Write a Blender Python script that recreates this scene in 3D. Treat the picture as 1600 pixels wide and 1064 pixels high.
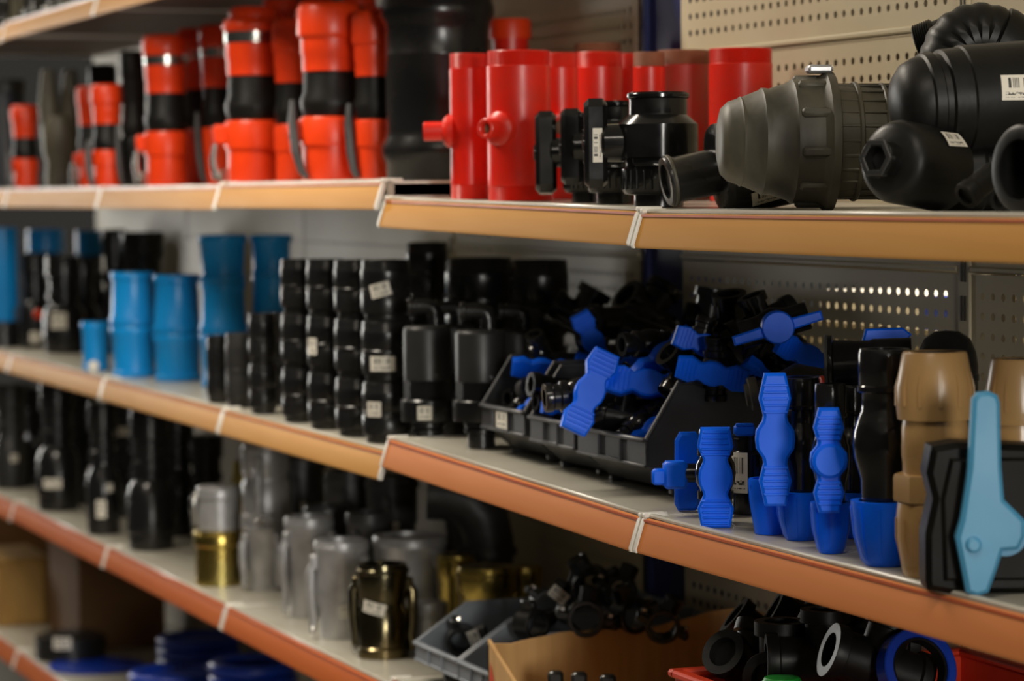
import bpy, bmesh, math, random
from mathutils import Matrix, Vector
for o in list(bpy.data.objects): bpy.data.objects.remove(o)
scene = bpy.context.scene
COL = scene.collection
PI = math.pi
rnd = random.Random(7)

# ------------------------------------------------------------------ camera
F = 4500.0
TH = math.atan(1730 / F); PITCH = math.atan((532 - 293) / F); ROLL = 0.010
CAM = Vector((3.228, -1.413, 1.45))
fh = Vector((-math.cos(TH), math.sin(TH), 0)); rh = Vector((math.sin(TH), math.cos(TH), 0)); uz = Vector((0, 0, 1))
FW = fh * math.cos(PITCH) - uz * math.sin(PITCH)
u0 = uz * math.cos(PITCH) + fh * math.sin(PITCH)
RT = rh * math.cos(ROLL) - u0 * math.sin(ROLL)
UP = u0 * math.cos(ROLL) + rh * math.sin(ROLL)
cd = bpy.data.cameras.new('camera'); cam = bpy.data.objects.new('camera', cd); COL.objects.link(cam)
m = Matrix((RT, UP, -FW)).transposed().to_4x4(); m.translation = CAM
cam.matrix_world = m
cd.sensor_width = 36; cd.lens = F / 1600 * 36; cd.clip_start = 0.05; cd.clip_end = 60
cd.dof.use_dof = True; cd.dof.focus_distance = 3.38; cd.dof.aperture_fstop = 5.0
scene.camera = cam

# ------------------------------------------------------------------ light
w = bpy.data.worlds.new('world'); scene.world = w; w.use_nodes = True
w.node_tree.nodes['Background'].inputs[0].default_value = (1.0, 0.93, 0.83, 1)
w.node_tree.nodes['Background'].inputs[1].default_value = 0.022
def area(name, loc, target, sx, sy, power, color):
    l = bpy.data.lights.new(name, 'AREA'); l.shape = 'RECTANGLE'; l.size = sx; l.size_y = sy; l.energy = power; l.color = color
    o = bpy.data.objects.new(name, l); COL.objects.link(o); o.location = loc
    o.rotation_euler = (Vector(target) - Vector(loc)).to_track_quat('-Z', 'Y').to_euler()
    return o
WARM = (1.0, 0.90, 0.76)
area('ceiling_lamp_light', (-1.5, -0.85, 2.85), (-1.5, -0.8, 0), 0.25, 1.3, 42, WARM)
area('ceiling_lamp_light', (-4.4, -0.85, 2.85), (-4.4, -0.8, 0), 0.25, 1.3, 18, WARM)
area('ceiling_lamp_light', (1.7, -0.85, 2.85), (1.7, -0.8, 0), 0.25, 1.3, 12, WARM)
area('window_light', (-8.2, -1.5, 1.75), (-1.0, -0.3, 1.4), 0.45, 1.6, 46, (1.0, 0.97, 0.90))
area('shop_window_light', (7.2, -0.9, 1.75), (-1.0, -0.1, 1.2), 0.75, 1.4, 125, (1.0, 0.96, 0.88))
area('back_aisle_light', (-0.5, 1.9, 2.7), (0.2, 1.2, 1.0), 0.3, 1.3, 90, WARM)
vs = scene.view_settings
vs.view_transform = 'Standard'; vs.look = 'None'; vs.gamma = 1.0; vs.use_curve_mapping = False; vs.exposure = 0.5

# ------------------------------------------------------------------ pixel helpers (1600 x 1064)
def ray(x, y): return FW + RT * ((x - 800) / F) - UP * ((y - 532) / F)
def pt(x, y, Y):
    d = ray(x, y); return CAM + d * ((Y - CAM.y) / d.y)
def mpp(P): return (P - CAM).dot(FW) / F
VH = Vector((fh.x, fh.y, 0))

# ------------------------------------------------------------------ materials
MATS = {}
def srgb(c): return tuple(((v / 255) / 12.92 if v / 255 <= 0.04045 else (((v / 255) + 0.055) / 1.055) ** 2.4) for v in c) + (1,)
def mat(name, col, rough=0.45, metal=0.0, col2=None, nscale=14.0, amt=1.0, bump=0.0, coat=0.0, rvar=0.12, bscale=120.0, stretch=None, spec=0.5):
    if name in MATS: return MATS[name]
    mt = bpy.data.materials.new(name); mt.use_nodes = True; nt = mt.node_tree; N = nt.nodes; L = nt.links
    b = N['Principled BSDF']
    tc = N.new('ShaderNodeTexCoord'); src = tc.outputs['Object']
    if stretch:
        mp = N.new('ShaderNodeMapping'); mp.inputs['Scale'].default_value = stretch; L.new(src, mp.inputs[0]); src = mp.outputs[0]
    n = N.new('ShaderNodeTexNoise'); n.inputs['Scale'].default_value = nscale; n.inputs['Detail'].default_value = 5; L.new(src, n.inputs['Vector'])
    ramp = N.new('ShaderNodeValToRGB'); ramp.color_ramp.elements[0].position = 0.42; ramp.color_ramp.elements[1].position = 0.72
    L.new(n.outputs['Fac'], ramp.inputs[0])
    c1 = srgb(col); c2 = srgb(col2) if col2 else tuple(v * 0.8 for v in c1[:3]) + (1,)
    ramp.color_ramp.elements[0].color = c1
    ramp.color_ramp.elements[1].color = tuple(a + (b_ - a) * amt for a, b_ in zip(c1, c2))
    L.new(ramp.outputs[0], b.inputs['Base Color'])
    mr = N.new('ShaderNodeMapRange'); mr.inputs['To Min'].default_value = max(0.02, rough - rvar); mr.inputs['To Max'].default_value = min(1, rough + rvar)
    L.new(n.outputs['Fac'], mr.inputs['Value']); L.new(mr.outputs[0], b.inputs['Roughness'])
    b.inputs['Metallic'].default_value = metal; b.inputs['Coat Weight'].default_value = coat; b.inputs['Coat Roughness'].default_value = 0.15
    b.inputs['Specular IOR Level'].default_value = spec
    if bump:
        n2 = N.new('ShaderNodeTexNoise'); n2.inputs['Scale'].default_value = bscale; n2.inputs['Detail'].default_value = 3; L.new(src, n2.inputs['Vector'])
        bp = N.new('ShaderNodeBump'); bp.inputs['Strength'].default_value = bump; bp.inputs['Distance'].default_value = 0.002
        L.new(n2.outputs['Fac'], bp.inputs['Height']); L.new(bp.outputs[0], b.inputs['Normal'])
    MATS[name] = mt; return mt
BLACK = mat('black_plastic', (24, 24, 25), 0.27, col2=(38, 37, 35), nscale=9, spec=0.5)
BLACKG = mat('black_glossy_plastic', (18, 18, 19), 0.16, col2=(30, 30, 30), nscale=20)
BLACKM = mat('black_matte_rubber', (17, 17, 16), 0.42, col2=(27, 26, 24), nscale=16, bump=0.1, spec=0.3)
DUSTY = mat('dusty_black_plastic', (92, 87, 72), 0.5, col2=(30, 29, 27), nscale=11, bump=0.1, stretch=(1, 1, 0.35))
DGREY = mat('dark_grey_plastic', (44, 44, 44), 0.42, col2=(30, 30, 30), nscale=12)
BINM = mat('bin_plastic', (60, 61, 64), 0.40, col2=(44, 44, 45), nscale=10, bump=0.06)
BINL = mat('slate_bin_plastic', (128, 134, 142), 0.42, col2=(110, 116, 124), nscale=8)
BLUE = mat('blue_plastic', (0, 104, 252), 0.40, spec=0.26, col2=(0, 95, 242), nscale=14)
BLUEN = mat('blue_nut_plastic', (0, 100, 250), 0.34, spec=0.32, col2=(0, 92, 238), nscale=14)
SKY = mat('sky_blue_coupling', (20, 146, 222), 0.32, col2=(14, 132, 206), nscale=8)
LBLUE = mat('pale_blue_lever', (76, 150, 190), 0.42, col2=(68, 142, 182), nscale=10)
NAVY = mat('navy_steel', (22, 32, 92), 0.45, col2=(18, 26, 78), nscale=4)
DBLUE = mat('deep_blue_hose', (10, 56, 170), 0.35, col2=(8, 44, 140), nscale=9)
RED = mat('red_paint', (226, 36, 20), 0.34, col2=(206, 44, 28), nscale=22, bump=0.05)
REDD = mat('dusty_red_paint', (176, 48, 34), 0.55, col2=(140, 88, 68), nscale=14, amt=0.9)
RIM = mat('dusty_brown_rim', (140, 84, 60), 0.65, col2=(158, 104, 76), nscale=22)
REDCR = mat('red_crate_plastic', (222, 62, 28), 0.4)
ORANGE = mat('orange_plastic', (238, 66, 20), 0.36, col2=(226, 58, 18), nscale=10)
STEEL = mat('steel', (205, 203, 198), 0.22, 1.0, col2=(180, 178, 172), nscale=20)
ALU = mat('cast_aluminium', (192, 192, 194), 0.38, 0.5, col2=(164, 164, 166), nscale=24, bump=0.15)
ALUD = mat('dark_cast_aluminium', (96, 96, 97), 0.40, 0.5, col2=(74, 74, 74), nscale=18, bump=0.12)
BRASS = mat('yellow_zinc_plate', (190, 166, 88), 0.28, 1.0, col2=(160, 150, 96), nscale=9)
CHROM = mat('dark_zinc_plate', (104, 98, 76), 0.2, 1.0, col2=(128, 112, 78), nscale=7)
BROWN = mat('tan_plastic', (172, 136, 88), 0.3, col2=(160, 124, 78), nscale=10)
PANEL = mat('beige_panel_paint', (192, 180, 152), 0.5, col2=(182, 170, 142), nscale=3, rvar=0.06)
SHELF = mat('shelf_paint', (186, 182, 168), 0.30, col2=(166, 160, 146), nscale=6, rvar=0.08)
WHITE = mat('white_end_cap', (240, 236, 226), 0.4)
STRIPT = mat('lit_price_strip', (208, 152, 76), 0.5, col2=(196, 138, 64), nscale=5, spec=0.06, stretch=(0.25, 3, 3))  # same orange strip, lamp reflections painted in as a paler tan
STRIPO = mat('orange_price_strip', (216, 136, 78), 0.5, col2=(202, 120, 64), nscale=5, spec=0.06, stretch=(0.25, 3, 3))
STRIPR = mat('shaded_price_strip', (190, 92, 32), 0.5, col2=(200, 108, 44), nscale=5, spec=0.06, stretch=(0.25, 3, 3))  # same orange strip on the lower shelves, their dimmer light painted in
LINE = mat('orange_strip_line', (204, 92, 34), 0.4)
CARD = mat('corrugated_cardboard', (206, 162, 104), 0.8, col2=(192, 148, 92), nscale=7, stretch=(9, 9, 0.4), bump=0.1)
CARDD = mat('brown_cardboard', (120, 84, 46), 0.8, col2=(96, 66, 36), nscale=4)
WOOD = mat('yellow_wood', (170, 130, 60), 0.6, col2=(150, 110, 50), nscale=6)
FLOOR = mat('floor_concrete', (120, 116, 108), 0.6, col2=(100, 96, 90), nscale=2)
CEIL = mat('ceiling_paint', (210, 208, 200), 0.8)
GREEN = mat('green_plastic', (30, 150, 50), 0.4)
DARKIN = mat('dark_bore', (14, 13, 12), 0.6)
GOLDIN = mat('pale_bore', (120, 104, 78), 0.6)
SMOKE = mat('olive_smoke_plastic', (70, 66, 48), 0.42, col2=(52, 49, 38), nscale=10)
def sticker_mat():
    mt = bpy.data.materials.new('barcode_paper'); mt.use_nodes = True; nt = mt.node_tree; N = nt.nodes; L = nt.links
    b = N['Principled BSDF']; b.inputs['Roughness'].default_value = 0.5
    uv = N.new('ShaderNodeUVMap'); sp = N.new('ShaderNodeSeparateXYZ'); L.new(uv.outputs[0], sp.inputs[0])
    def math_(op, a, bv=None, c=None):
        n = N.new('ShaderNodeMath'); n.operation = op
        for i, v in enumerate((a, bv, c)):
            if v is None: continue
            if isinstance(v, (int, float)): n.inputs[i].default_value = v
            else: L.new(v, n.inputs[i])
        return n.outputs[0]
    u, v = sp.outputs[0], sp.outputs[1]
    n1 = N.new('ShaderNodeTexWhiteNoise'); n1.noise_dimensions = '1D'; L.new(math_('FLOOR', math_('MULTIPLY', u, 44)), n1.inputs['W'])
    bars = math_('GREATER_THAN', n1.outputs['Value'], 0.5)
    inb = math_('MULTIPLY', math_('MULTIPLY', math_('GREATER_THAN', v, 0.48), math_('LESS_THAN', v, 0.88)), math_('MULTIPLY', math_('GREATER_THAN', u, 0.18), math_('LESS_THAN', u, 0.82)))
    n2 = N.new('ShaderNodeTexWhiteNoise'); n2.noise_dimensions = '2D'; cb = N.new('ShaderNodeCombineXYZ')
    L.new(math_('FLOOR', math_('MULTIPLY', u, 34)), cb.inputs[0]); L.new(math_('FLOOR', math_('MULTIPLY', v, 20)), cb.inputs[1]); L.new(cb.outputs[0], n2.inputs['Vector'])
    txt = math_('GREATER_THAN', n2.outputs['Value'], 0.55)
    row = math_('LESS_THAN', math_('FRACT', math_('MULTIPLY', v, 5)), 0.62)
    inx = math_('MULTIPLY', math_('MULTIPLY', math_('GREATER_THAN', v, 0.1), math_('LESS_THAN', v, 0.4)), math_('MULTIPLY', math_('GREATER_THAN', u, 0.1), math_('LESS_THAN', u, 0.86)))
    ink = math_('MAXIMUM', math_('MULTIPLY', bars, inb), math_('MULTIPLY', math_('MULTIPLY', txt, row), inx))
    mx = N.new('ShaderNodeMix'); mx.data_type = 'RGBA'; L.new(ink, mx.inputs['Factor'])
    mx.inputs[6].default_value = srgb((232, 226, 212)); mx.inputs[7].default_value = srgb((40, 38, 36)); L.new(mx.outputs[2], b.inputs['Base Color'])
    return mt
PAPER = sticker_mat()

# ------------------------------------------------------------------ mesh helpers
I4 = Matrix.Identity(4)
class MB:
    def __init__(s): s.v = []; s.f = []; s.uv = None
    def add(s, vs_, fs, M=None):
        o = len(s.v)
        for p in vs_:
            p = Vector(p); s.v.append(M @ p if M else p)
        for f in fs: s.f.append(tuple(i + o for i in f))
        return s
    def lathe(s, prof, n=28, M=None, closed=False):
        vs_ = []; fs = []; idx = []
        for r, z in prof:
            if r <= 1e-6: idx.append([len(vs_)]); vs_.append((0, 0, z))
            else:
                idx.append(list(range(len(vs_), len(vs_) + n)))
                vs_ += [(r * math.cos(2 * PI * k / n), r * math.sin(2 * PI * k / n), z) for k in range(n)]
        pairs = list(zip(idx, idx[1:]))
        if closed: pairs.append((idx[-1], idx[0]))
        for a, b in pairs:
            for k in range(n):
                j = (k + 1) % n
                if len(a) == 1 and len(b) == 1: break
                if len(a) == 1: fs.append((a[0], b[j], b[k]))
                elif len(b) == 1: fs.append((a[k], a[j], b[0]))
                else: fs.append((a[k], a[j], b[j], b[k]))
        return s.add(vs_, fs, M)
    def tubewall(s, R, r, z0, z1, n=28, M=None, c=0.0015):
        return s.lathe([(R - c, z0), (R, z0 + c), (R, z1 - c), (R - c, z1), (r + c, z1), (r, z1 - c), (r, z0 + c), (r + c, z0)], n, M, True)
    def hull(s, pts, M=None):
        bm = bmesh.new()
        for p in pts: bm.verts.new(p)
        bmesh.ops.convex_hull(bm, input=bm.verts)
        bmesh.ops.dissolve_limit(bm, angle_limit=0.02, verts=bm.verts, edges=bm.edges)
        bm.verts.ensure_lookup_table(); bm.verts.index_update()
        vs_ = [v.co.copy() for v in bm.verts]; fs = [tuple(v.index for v in f.verts) for f in bm.faces]
        bm.free(); return s.add(vs_, fs, M)
    def box(s, c, d, b=0.0, M=None):
        hx, hy, hz = d[0] / 2, d[1] / 2, d[2] / 2
        if b <= 0:
            vs_ = [(c[0] + x * hx, c[1] + y * hy, c[2] + z * hz) for x in (-1, 1) for y in (-1, 1) for z in (-1, 1)]
            return s.add(vs_, [(0, 1, 3, 2), (4, 6, 7, 5), (0, 4, 5, 1), (2, 3, 7, 6), (0, 2, 6, 4), (1, 5, 7, 3)], M)
        b = min(b, hx * .9, hy * .9, hz * .9); P = []
        for x in (-1, 1):
            for y in (-1, 1):
                for z in (-1, 1):
                    for k in range(3):
                        o = [b, b, b]; o[k] = 0
                        P.append((c[0] + x * (hx - o[0]), c[1] + y * (hy - o[1]), c[2] + z * (hz - o[2])))
        return s.hull(P, M)
    def prism(s, poly, t, M=None, b=0.0):
        # poly in XY (ccw), extruded z 0..t with chamfer b
        n = len(poly); P = [Vector((p[0], p[1])) for p in poly]
        ins = []
        for i in range(n):
            a, c, d = P[i - 1], P[i], P[(i + 1) % n]
            e1 = (c - a).normalized(); e2 = (d - c).normalized()
            n1 = Vector((-e1.y, e1.x)); n2 = Vector((-e2.y, e2.x)); k = (n1 + n2)
            ins.append(c + k.normalized() * min(b * 1.6, b / max(0.4, k.length / 2)) if k.length > 1e-6 else c)
        rings = [(ins, 0), (P, b), (P, t - b), (ins, t)] if b > 0 else [(P, 0), (P, t)]
        vs_ = []; fs = []
        for ring, z in rings: vs_ += [(p.x, p.y, z) for p in ring]
        for q in range(len(rings) - 1):
            for i in range(n):
                j = (i + 1) % n; fs.append((q * n + i, q * n + j, (q + 1) * n + j, (q + 1) * n + i))
        fs.append(tuple(reversed(range(n)))); fs.append(tuple(range((len(rings) - 1) * n, len(rings) * n)))
        return s.add(vs_, fs, M)
    def tube(s, pts, rad, n=12, M=None, caps=True):
        P = [Vector(p) for p in pts]; R = rad if isinstance(rad, (list, tuple)) else [rad] * len(P)
        T = [(P[min(i + 1, len(P) - 1)] - P[max(i - 1, 0)]).normalized() for i in range(len(P))]
        a = Vector((0, 0, 1)) if abs(T[0].z) < 0.9 else Vector((1, 0, 0)); N_ = (a - T[0] * a.dot(T[0])).normalized()
        vs_ = []; fs = []
        for i, p in enumerate(P):
            N_ = (N_ - T[i] * N_.dot(T[i])).normalized(); B = T[i].cross(N_)
            vs_ += [p + (N_ * math.cos(2 * PI * k / n) + B * math.sin(2 * PI * k / n)) * R[i] for k in range(n)]
        for i in range(len(P) - 1):
            for k in range(n):
                j = (k + 1) % n; fs.append((i * n + k, i * n + j, (i + 1) * n + j, (i + 1) * n + k))
        if caps: fs.append(tuple(reversed(range(n)))); fs.append(tuple(range((len(P) - 1) * n, len(P) * n)))
        return s.add(vs_, fs, M)
def axm(P0, P1, spin=0):
    """z axis from P0 to P1, origin P0"""
    z = (Vector(P1) - Vector(P0)).normalized(); a = Vector((0, 0, 1)) if abs(z.z) < 0.95 else Vector((1, 0, 0))
    x = a.cross(z).normalized(); y = z.cross(x)
    M = Matrix((x, y, z)).transposed().to_4x4(); M.translation = Vector(P0); return M @ Matrix.Rotation(spin, 4, 'Z')
def T_(x, y, z): return Matrix.Translation((x, y, z))
def R_(a, ax): return Matrix.Rotation(math.radians(a), 4, ax)
MESH = {}
def mesh_of(name, mb, m_, key=None, angle=38):
    me = bpy.data.meshes.new(name); me.from_pydata([tuple(v) for v in mb.v], [], mb.f)
    if mb.uv:
        ul = me.uv_layers.new(name='UVMap')
        for p in me.polygons:
            for li, vi in zip(p.loop_indices, p.vertices): ul.data[li].uv = mb.uv[vi]
    bm = bmesh.new(); bm.from_mesh(me); bmesh.ops.recalc_face_normals(bm, faces=bm.faces); bm.to_mesh(me); bm.free()
    me.materials.append(m_); me.shade_smooth(); me.set_sharp_from_angle(angle=math.radians(angle))
    return me
def link(name, me, parent=None, loc=None):
    o = bpy.data.objects.new(name, me); COL.objects.link(o)
    if parent: o.parent = parent
    if loc is not None: o.location = loc
    return o
def part(name, fn, m_, parent, key=None, label=None, loc=None, M=None):
    """fn: MB or a function returning one; key shares the mesh between alike pieces"""
    k = (name, key, m_.name) if key is not None else None
    if k and k in MESH: me = MESH[k]
    else:
        me = mesh_of(name, fn() if callable(fn) else fn, m_)
        if k: MESH[k] = me
    o = link(name, me, parent, loc)
    if M is not None: o.matrix_local = M
    if label: o['label'] = label
    return o
def tag(o, label, cat, group=None):
    o['label'] = label; o['category'] = cat
    if group: o['group'] = group
    return o
def thing(name, label, cat, loc=(0, 0, 0), rz=0.0, group=None, rot=None):
    o = bpy.data.objects.new(name, None); COL.objects.link(o); o.empty_display_size = 0.03
    o.location = loc
    if rot is not None: o.rotation_euler = rot.to_euler()
    else: o.rotation_euler = (0, 0, math.radians(rz))
    return tag(o, label, cat, group)
def struct(name, mb, m_, label=None, parent=None):
    o = link(name, mesh_of(name, mb, m_), parent)
    if not parent:
        o['kind'] = 'structure'
        if label: o['label'] = label
    return o
def patch(R, ang, z, wd, ht, tilt=0.0, n=8, swap=False):
    """sticker bent round a vertical cylinder of radius R, centred at angle ang (deg), height z"""
    mb = MB(); mb.uv = []; vs_ = []; fs = []
    for j in range(2):
        for i in range(n + 1):
            u = i / n; a = (u - .5) * wd; b = (j - .5) * ht
            a2 = a * math.cos(tilt) - b * math.sin(tilt); b2 = a * math.sin(tilt) + b * math.cos(tilt)
            t = math.radians(ang) + a2 / R
            vs_.append((R * math.cos(t), R * math.sin(t), z + b2)); mb.uv.append((j, 1 - u) if swap else (u, j))
    for i in range(n): fs.append((i, i + 1, n + 1 + i + 1, n + 1 + i))
    return mb.add(vs_, fs)
def sticker(parent, R, ang, z, wd=0.036, ht=0.022, tilt=0.0, M=None):
    o = part('sticker', patch(R + 0.0012, ang, z, wd, ht, tilt), PAPER, parent, label='white barcode sticker')
    if M is not None: o.matrix_local = M
    return o
def flat_sticker(parent, M, wd=0.036, ht=0.022):
    mb = MB(); mb.uv = [(0, 0), (1, 0), (1, 1), (0, 1)]
    mb.add([(-wd / 2, -ht / 2, 0), (wd / 2, -ht / 2, 0), (wd / 2, ht / 2, 0), (-wd / 2, ht / 2, 0)], [(0, 1, 2, 3)], M)
    return part('sticker', mb, PAPER, parent, label='white barcode sticker')
ORD = ['first', 'second', 'third', 'fourth', 'fifth', 'sixth', 'seventh', 'eighth', 'ninth', 'tenth', 'eleventh', 'twelfth']

# ------------------------------------------------------------------ structure: floor, ceiling, walls
struct('floor', MB().box((-1.5, -0.5, -0.05), (14, 8, 0.1)), FLOOR)
struct('ceiling', MB().box((-1.5, -0.5, 3.05), (14, 8, 0.1)), CEIL)
for (x, y, z) in ((-1.5, -0.85, 2.93), (-4.4, -0.85, 2.93), (1.7, -0.85, 2.93)):
    t = thing('ceiling_lamp', 'long ceiling lamp over the %s end of the aisle' % ('middle' if x == -1.5 else 'far' if x < -2 else 'near'), 'lamp', (x, y, z), 0, 'ceiling lamps over the aisle')
    part('housing', lambda: MB().box((0, 0, 0.03), (0.3, 1.36, 0.06), 0.008), WHITE, t, 'housing')
    part('end_clip', lambda: MB().box((0, 0.68, -0.01), (0.28, 0.02, 0.05), 0.004), WHITE, t, 'clip')
    part('end_clip', lambda: MB().box((0, -0.68, -0.01), (0.28, 0.02, 0.05), 0.004), WHITE, t, 'clip2')

# bay joints along the shelf run (X), near end first
J = [1.0, 0.0, -0.98, -1.93, -2.90, -3.92, -4.92]
BAYN = ['nearest bay', 'second bay', 'third bay', 'fourth bay', 'fifth bay', 'sixth bay']
DEP = 0.45
# shelf top heights: (z at far end, z at near end) per bay
ZS = {'T': [None, None, (1.871, 1.871), (1.871, 1.871), (1.870, 1.870), (1.865, 1.865)],
      'U': [(1.4178, 1.4178), (1.4342, 1.4203), (1.4610, 1.4610), (1.4568, 1.4568), (1.4568, 1.4568), (1.4568, 1.4568)],
      'M': [(1.0449, 1.0449), (1.0645, 1.0442), (1.0432, 1.0432), (1.0437, 1.0437), (1.0449, 1.0449), (1.0449, 1.0449)],
      'L': [(0.690, 0.690), (0.690, 0.690), (0.6765, 0.6765), (0.6775, 0.6775), (0.6755, 0.6755), (0.670, 0.670)],
      'B': [None, (0.30, 0.30), (0.30, 0.30), (0.30, 0.30), (0.30, 0.30), (0.30, 0.30)]}
SN = {'T': 'top', 'U': 'upper', 'M': 'middle', 'L': 'lower', 'B': 'bottom'}
def bay(X):
    for i in range(6):
        if X >= J[i + 1]: return i
    return 5
def zsh(s, X):
    i = bay(X); a, b = ZS[s][i]; t = (X - J[i + 1]) / (J[i] - J[i + 1]); return a + (b - a) * t
STRH = 0.042
for s in 'TUMLB':
    for i in range(6):
        if not ZS[s][i]: continue
        x0, x1 = J[i + 1] + 0.003, J[i] - 0.003; za, zb = ZS[s][i]
        ln = x1 - x0
        t = thing('shelf', '%s shelf of the %s, %s' % (SN[s], BAYN[i], 'front strip painted tan for reflected light' if s in 'TU' or (s == 'M' and i >= 2) else 'with an orange front strip'), 'shelf', (x0, 0, za), 0, 'steel shelves of the rack')
        t.rotation_euler = (0, -math.atan2(zb - za, ln), 0)
        mb = MB().box((ln / 2, 0.002 + DEP / 2 - 0.006, -0.0125), (ln, DEP - 0.012, 0.025), 0.003)
        mb.box((ln / 2, 0.0065, 0.0012), (ln, 0.009, 0.006), 0.002)
        part('tray', mb, SHELF, t)
        if s == 'T': part('underside', MB().box((ln / 2, 0.01 + DEP / 2, -0.0265), (ln - 0.004, DEP - 0.03, 0.003)), mat('underside_shade', (84, 62, 48), 0.6), t, label='added underside sheet, shade painted in dark brown')  # added sheet: shade and red bounce put into its brown
        sm = STRIPT if s in 'TU' or (s == 'M' and i >= 2) else STRIPO if s == 'M' else STRIPR
        # tilted price strip: bottom reaches out into the aisle
        b_ = -0.013
        prof = [(0.001, 0.0), (-0.003, -0.001), (b_ - 0.002, -STRH + 0.004), (b_ - 0.001, -STRH), (b_ + 0.004, -STRH), (0.002, -0.006)]
        def strip(xa, xb, off=0.0):
            q = MB(); n = len(prof)
            vs_ = [(x, y - off, z - 0.001) for x in (xa, xb) for (y, z) in prof]
            fs = [(k, (k + 1) % n, n + (k + 1) % n, n + k) for k in range(n)] + [tuple(range(n)), tuple(range(2 * n - 1, n - 1, -1))]
            return q.add(vs_, fs)
        part('price_strip', strip(0.005, ln - 0.005), sm, t)
        part('strip_line', MB().box((ln / 2, -0.0045, -0.0035), (ln - 0.012, 0.0022, 0.0028)), LINE, t, label='thin orange line along the strip top')
        for xa in (0.0008, ln - 0.0008): part('end_plate', MB().box((xa, DEP / 2 + 0.004, -0.0145), (0.0016, DEP - 0.02, 0.031)), WHITE, t)
        for xa in (0.0, ln - 0.007):
            e = strip(xa, xa + 0.007, 0.002); e.box((xa + 0.0035, 0.012, 0.002), (0.007, 0.034, 0.006), 0.0015)
            part('end_cap', e, WHITE, t)
# perforated back panels, one mesh each
def perforated(x0, x1, z0, z1, y, margin=0.012):
    mb = MB(); p = 0.0254; nx = int((x1 - x0 - 2 * margin) / p); nz = int((z1 - z0 - 2 * margin) / p)
    ax = (x0 + x1 - nx * p) / 2; az = (z0 + z1 - nz * p) / 2; r = 0.0052
    vs_ = []; fs = []; idx = {}
    def V(x, z):
        k = (round(x, 5), round(z, 5))
        if k not in idx: idx[k] = len(vs_); vs_.append((x, y, z))
        return idx[k]
    h = p / 2
    OFF = [(h, 0), (h, h), (0, h), (-h, h), (-h, 0), (-h, -h), (0, -h), (h, -h)]
    for i in range(nx):
        for j in range(nz):
            cx, cz = ax + (i + .5) * p, az + (j + .5) * p
            o = [V(cx + a, cz + b) for a, b in OFF]
            q = []
            for k in range(8):
                q.append(len(vs_)); vs_.append((cx + r * math.cos(k * PI / 4), y, cz + r * math.sin(k * PI / 4)))
            for k in range(8):
                l = (k + 1) % 8; fs.append((o[k], o[l], q[l], q[k]))
    mb.add(vs_, fs)
    bx0, bx1, bz0, bz1 = ax, ax + nx * p, az, az + nz * p
    for (a, b, c, d) in ((x0, bx0, z0, z1), (bx1, x1, z0, z1), (bx0, bx1, z0, bz0), (bx0, bx1, bz1, z1)):
        mb.add([(a, y, c), (b, y, c), (b, y, d), (a, y, d)], [(0, 1, 2, 3)])
    # folded lip along the bottom and the top
    mb.box(((x0 + x1) / 2, y - 0.001, z0 + 0.004), (x1 - x0, 0.008, 0.008), 0.002)
    mb.box(((x0 + x1) / 2, y + 0.006, z1 - 0.001), (x1 - x0, 0.014, 0.002))
    return mb
PZ = [0.30, 0.62, 0.86, 1.10, 1.335, 1.648, 1.95, 2.28]
for i in range(6):
    x0, x1 = J[i + 1] + 0.016, J[i] - 0.016
    if i == 1: x0 = J[2] + 0.108
    if i == 2: x1 = J[2] - 0.058
    wl = struct('wall_back', MB().box(((x0 + x1) / 2, DEP + 0.075, 1.28) if i != 1 else ((x0 + x1) / 2, DEP + 0.075, 0.775), (x1 - x0, 0.004, 1.96) if i != 1 else (x1 - x0, 0.004, 0.95)), PANEL, 'rear sheet of the rack')
    if i == 1: struct('upper_rear_sheet', MB().box(((x0 + x1) / 2, DEP + 0.075, 1.795), (x1 - x0, 0.004, 0.97)), PANEL, parent=wl)
    for a, b in zip(PZ, PZ[1:]):
        if i < 3: struct('perforated_panel', perforated(x0, x1, a + 0.001, b - 0.001, DEP), PANEL, parent=wl)
        else: struct('back_panel', MB().box(((x0 + x1) / 2, DEP, (a + b) / 2), (x1 - x0, 0.003, b - a - 0.002)), PANEL, parent=wl)
for i in range(7):
    X = J[i]
    if i == 2: continue
    t = thing('rack_upright', 'beige slotted steel upright at the %s joint' % ['near end', 'nearest', '', 'third', 'fourth', 'fifth', 'far end'][i], 'upright', (X, DEP - 0.002, 0), 0, 'slotted uprights of the rack')
    part('post', lambda: MB().box((0, 0.034, 1.15), (0.03, 0.07, 2.3), 0.002), PANEL, t, 'post')
    if i < 4:
        for sx in (-0.0045, 0.0045):
            def slots(sx=sx):
                q = MB()
                for k in range(44): q.box((sx, -0.0012, 0.14 + k * 0.05), (0.004, 0.0012, 0.032))
                return q
            part('slot_row', slots, DARKIN, t, 'slots%g' % sx)
t = thing('rack_post', 'wide navy blue steel post between the near bays', 'post', (J[2], DEP + 0.01, 0))
part('post', MB().box((0.025, 0.03, 1.15), (0.17, 0.06, 2.3), 0.004), NAVY, t)
part('fold', MB().box((-0.045, -0.003, 1.15), (0.016, 0.01, 2.3), 0.002), NAVY, t)
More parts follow.
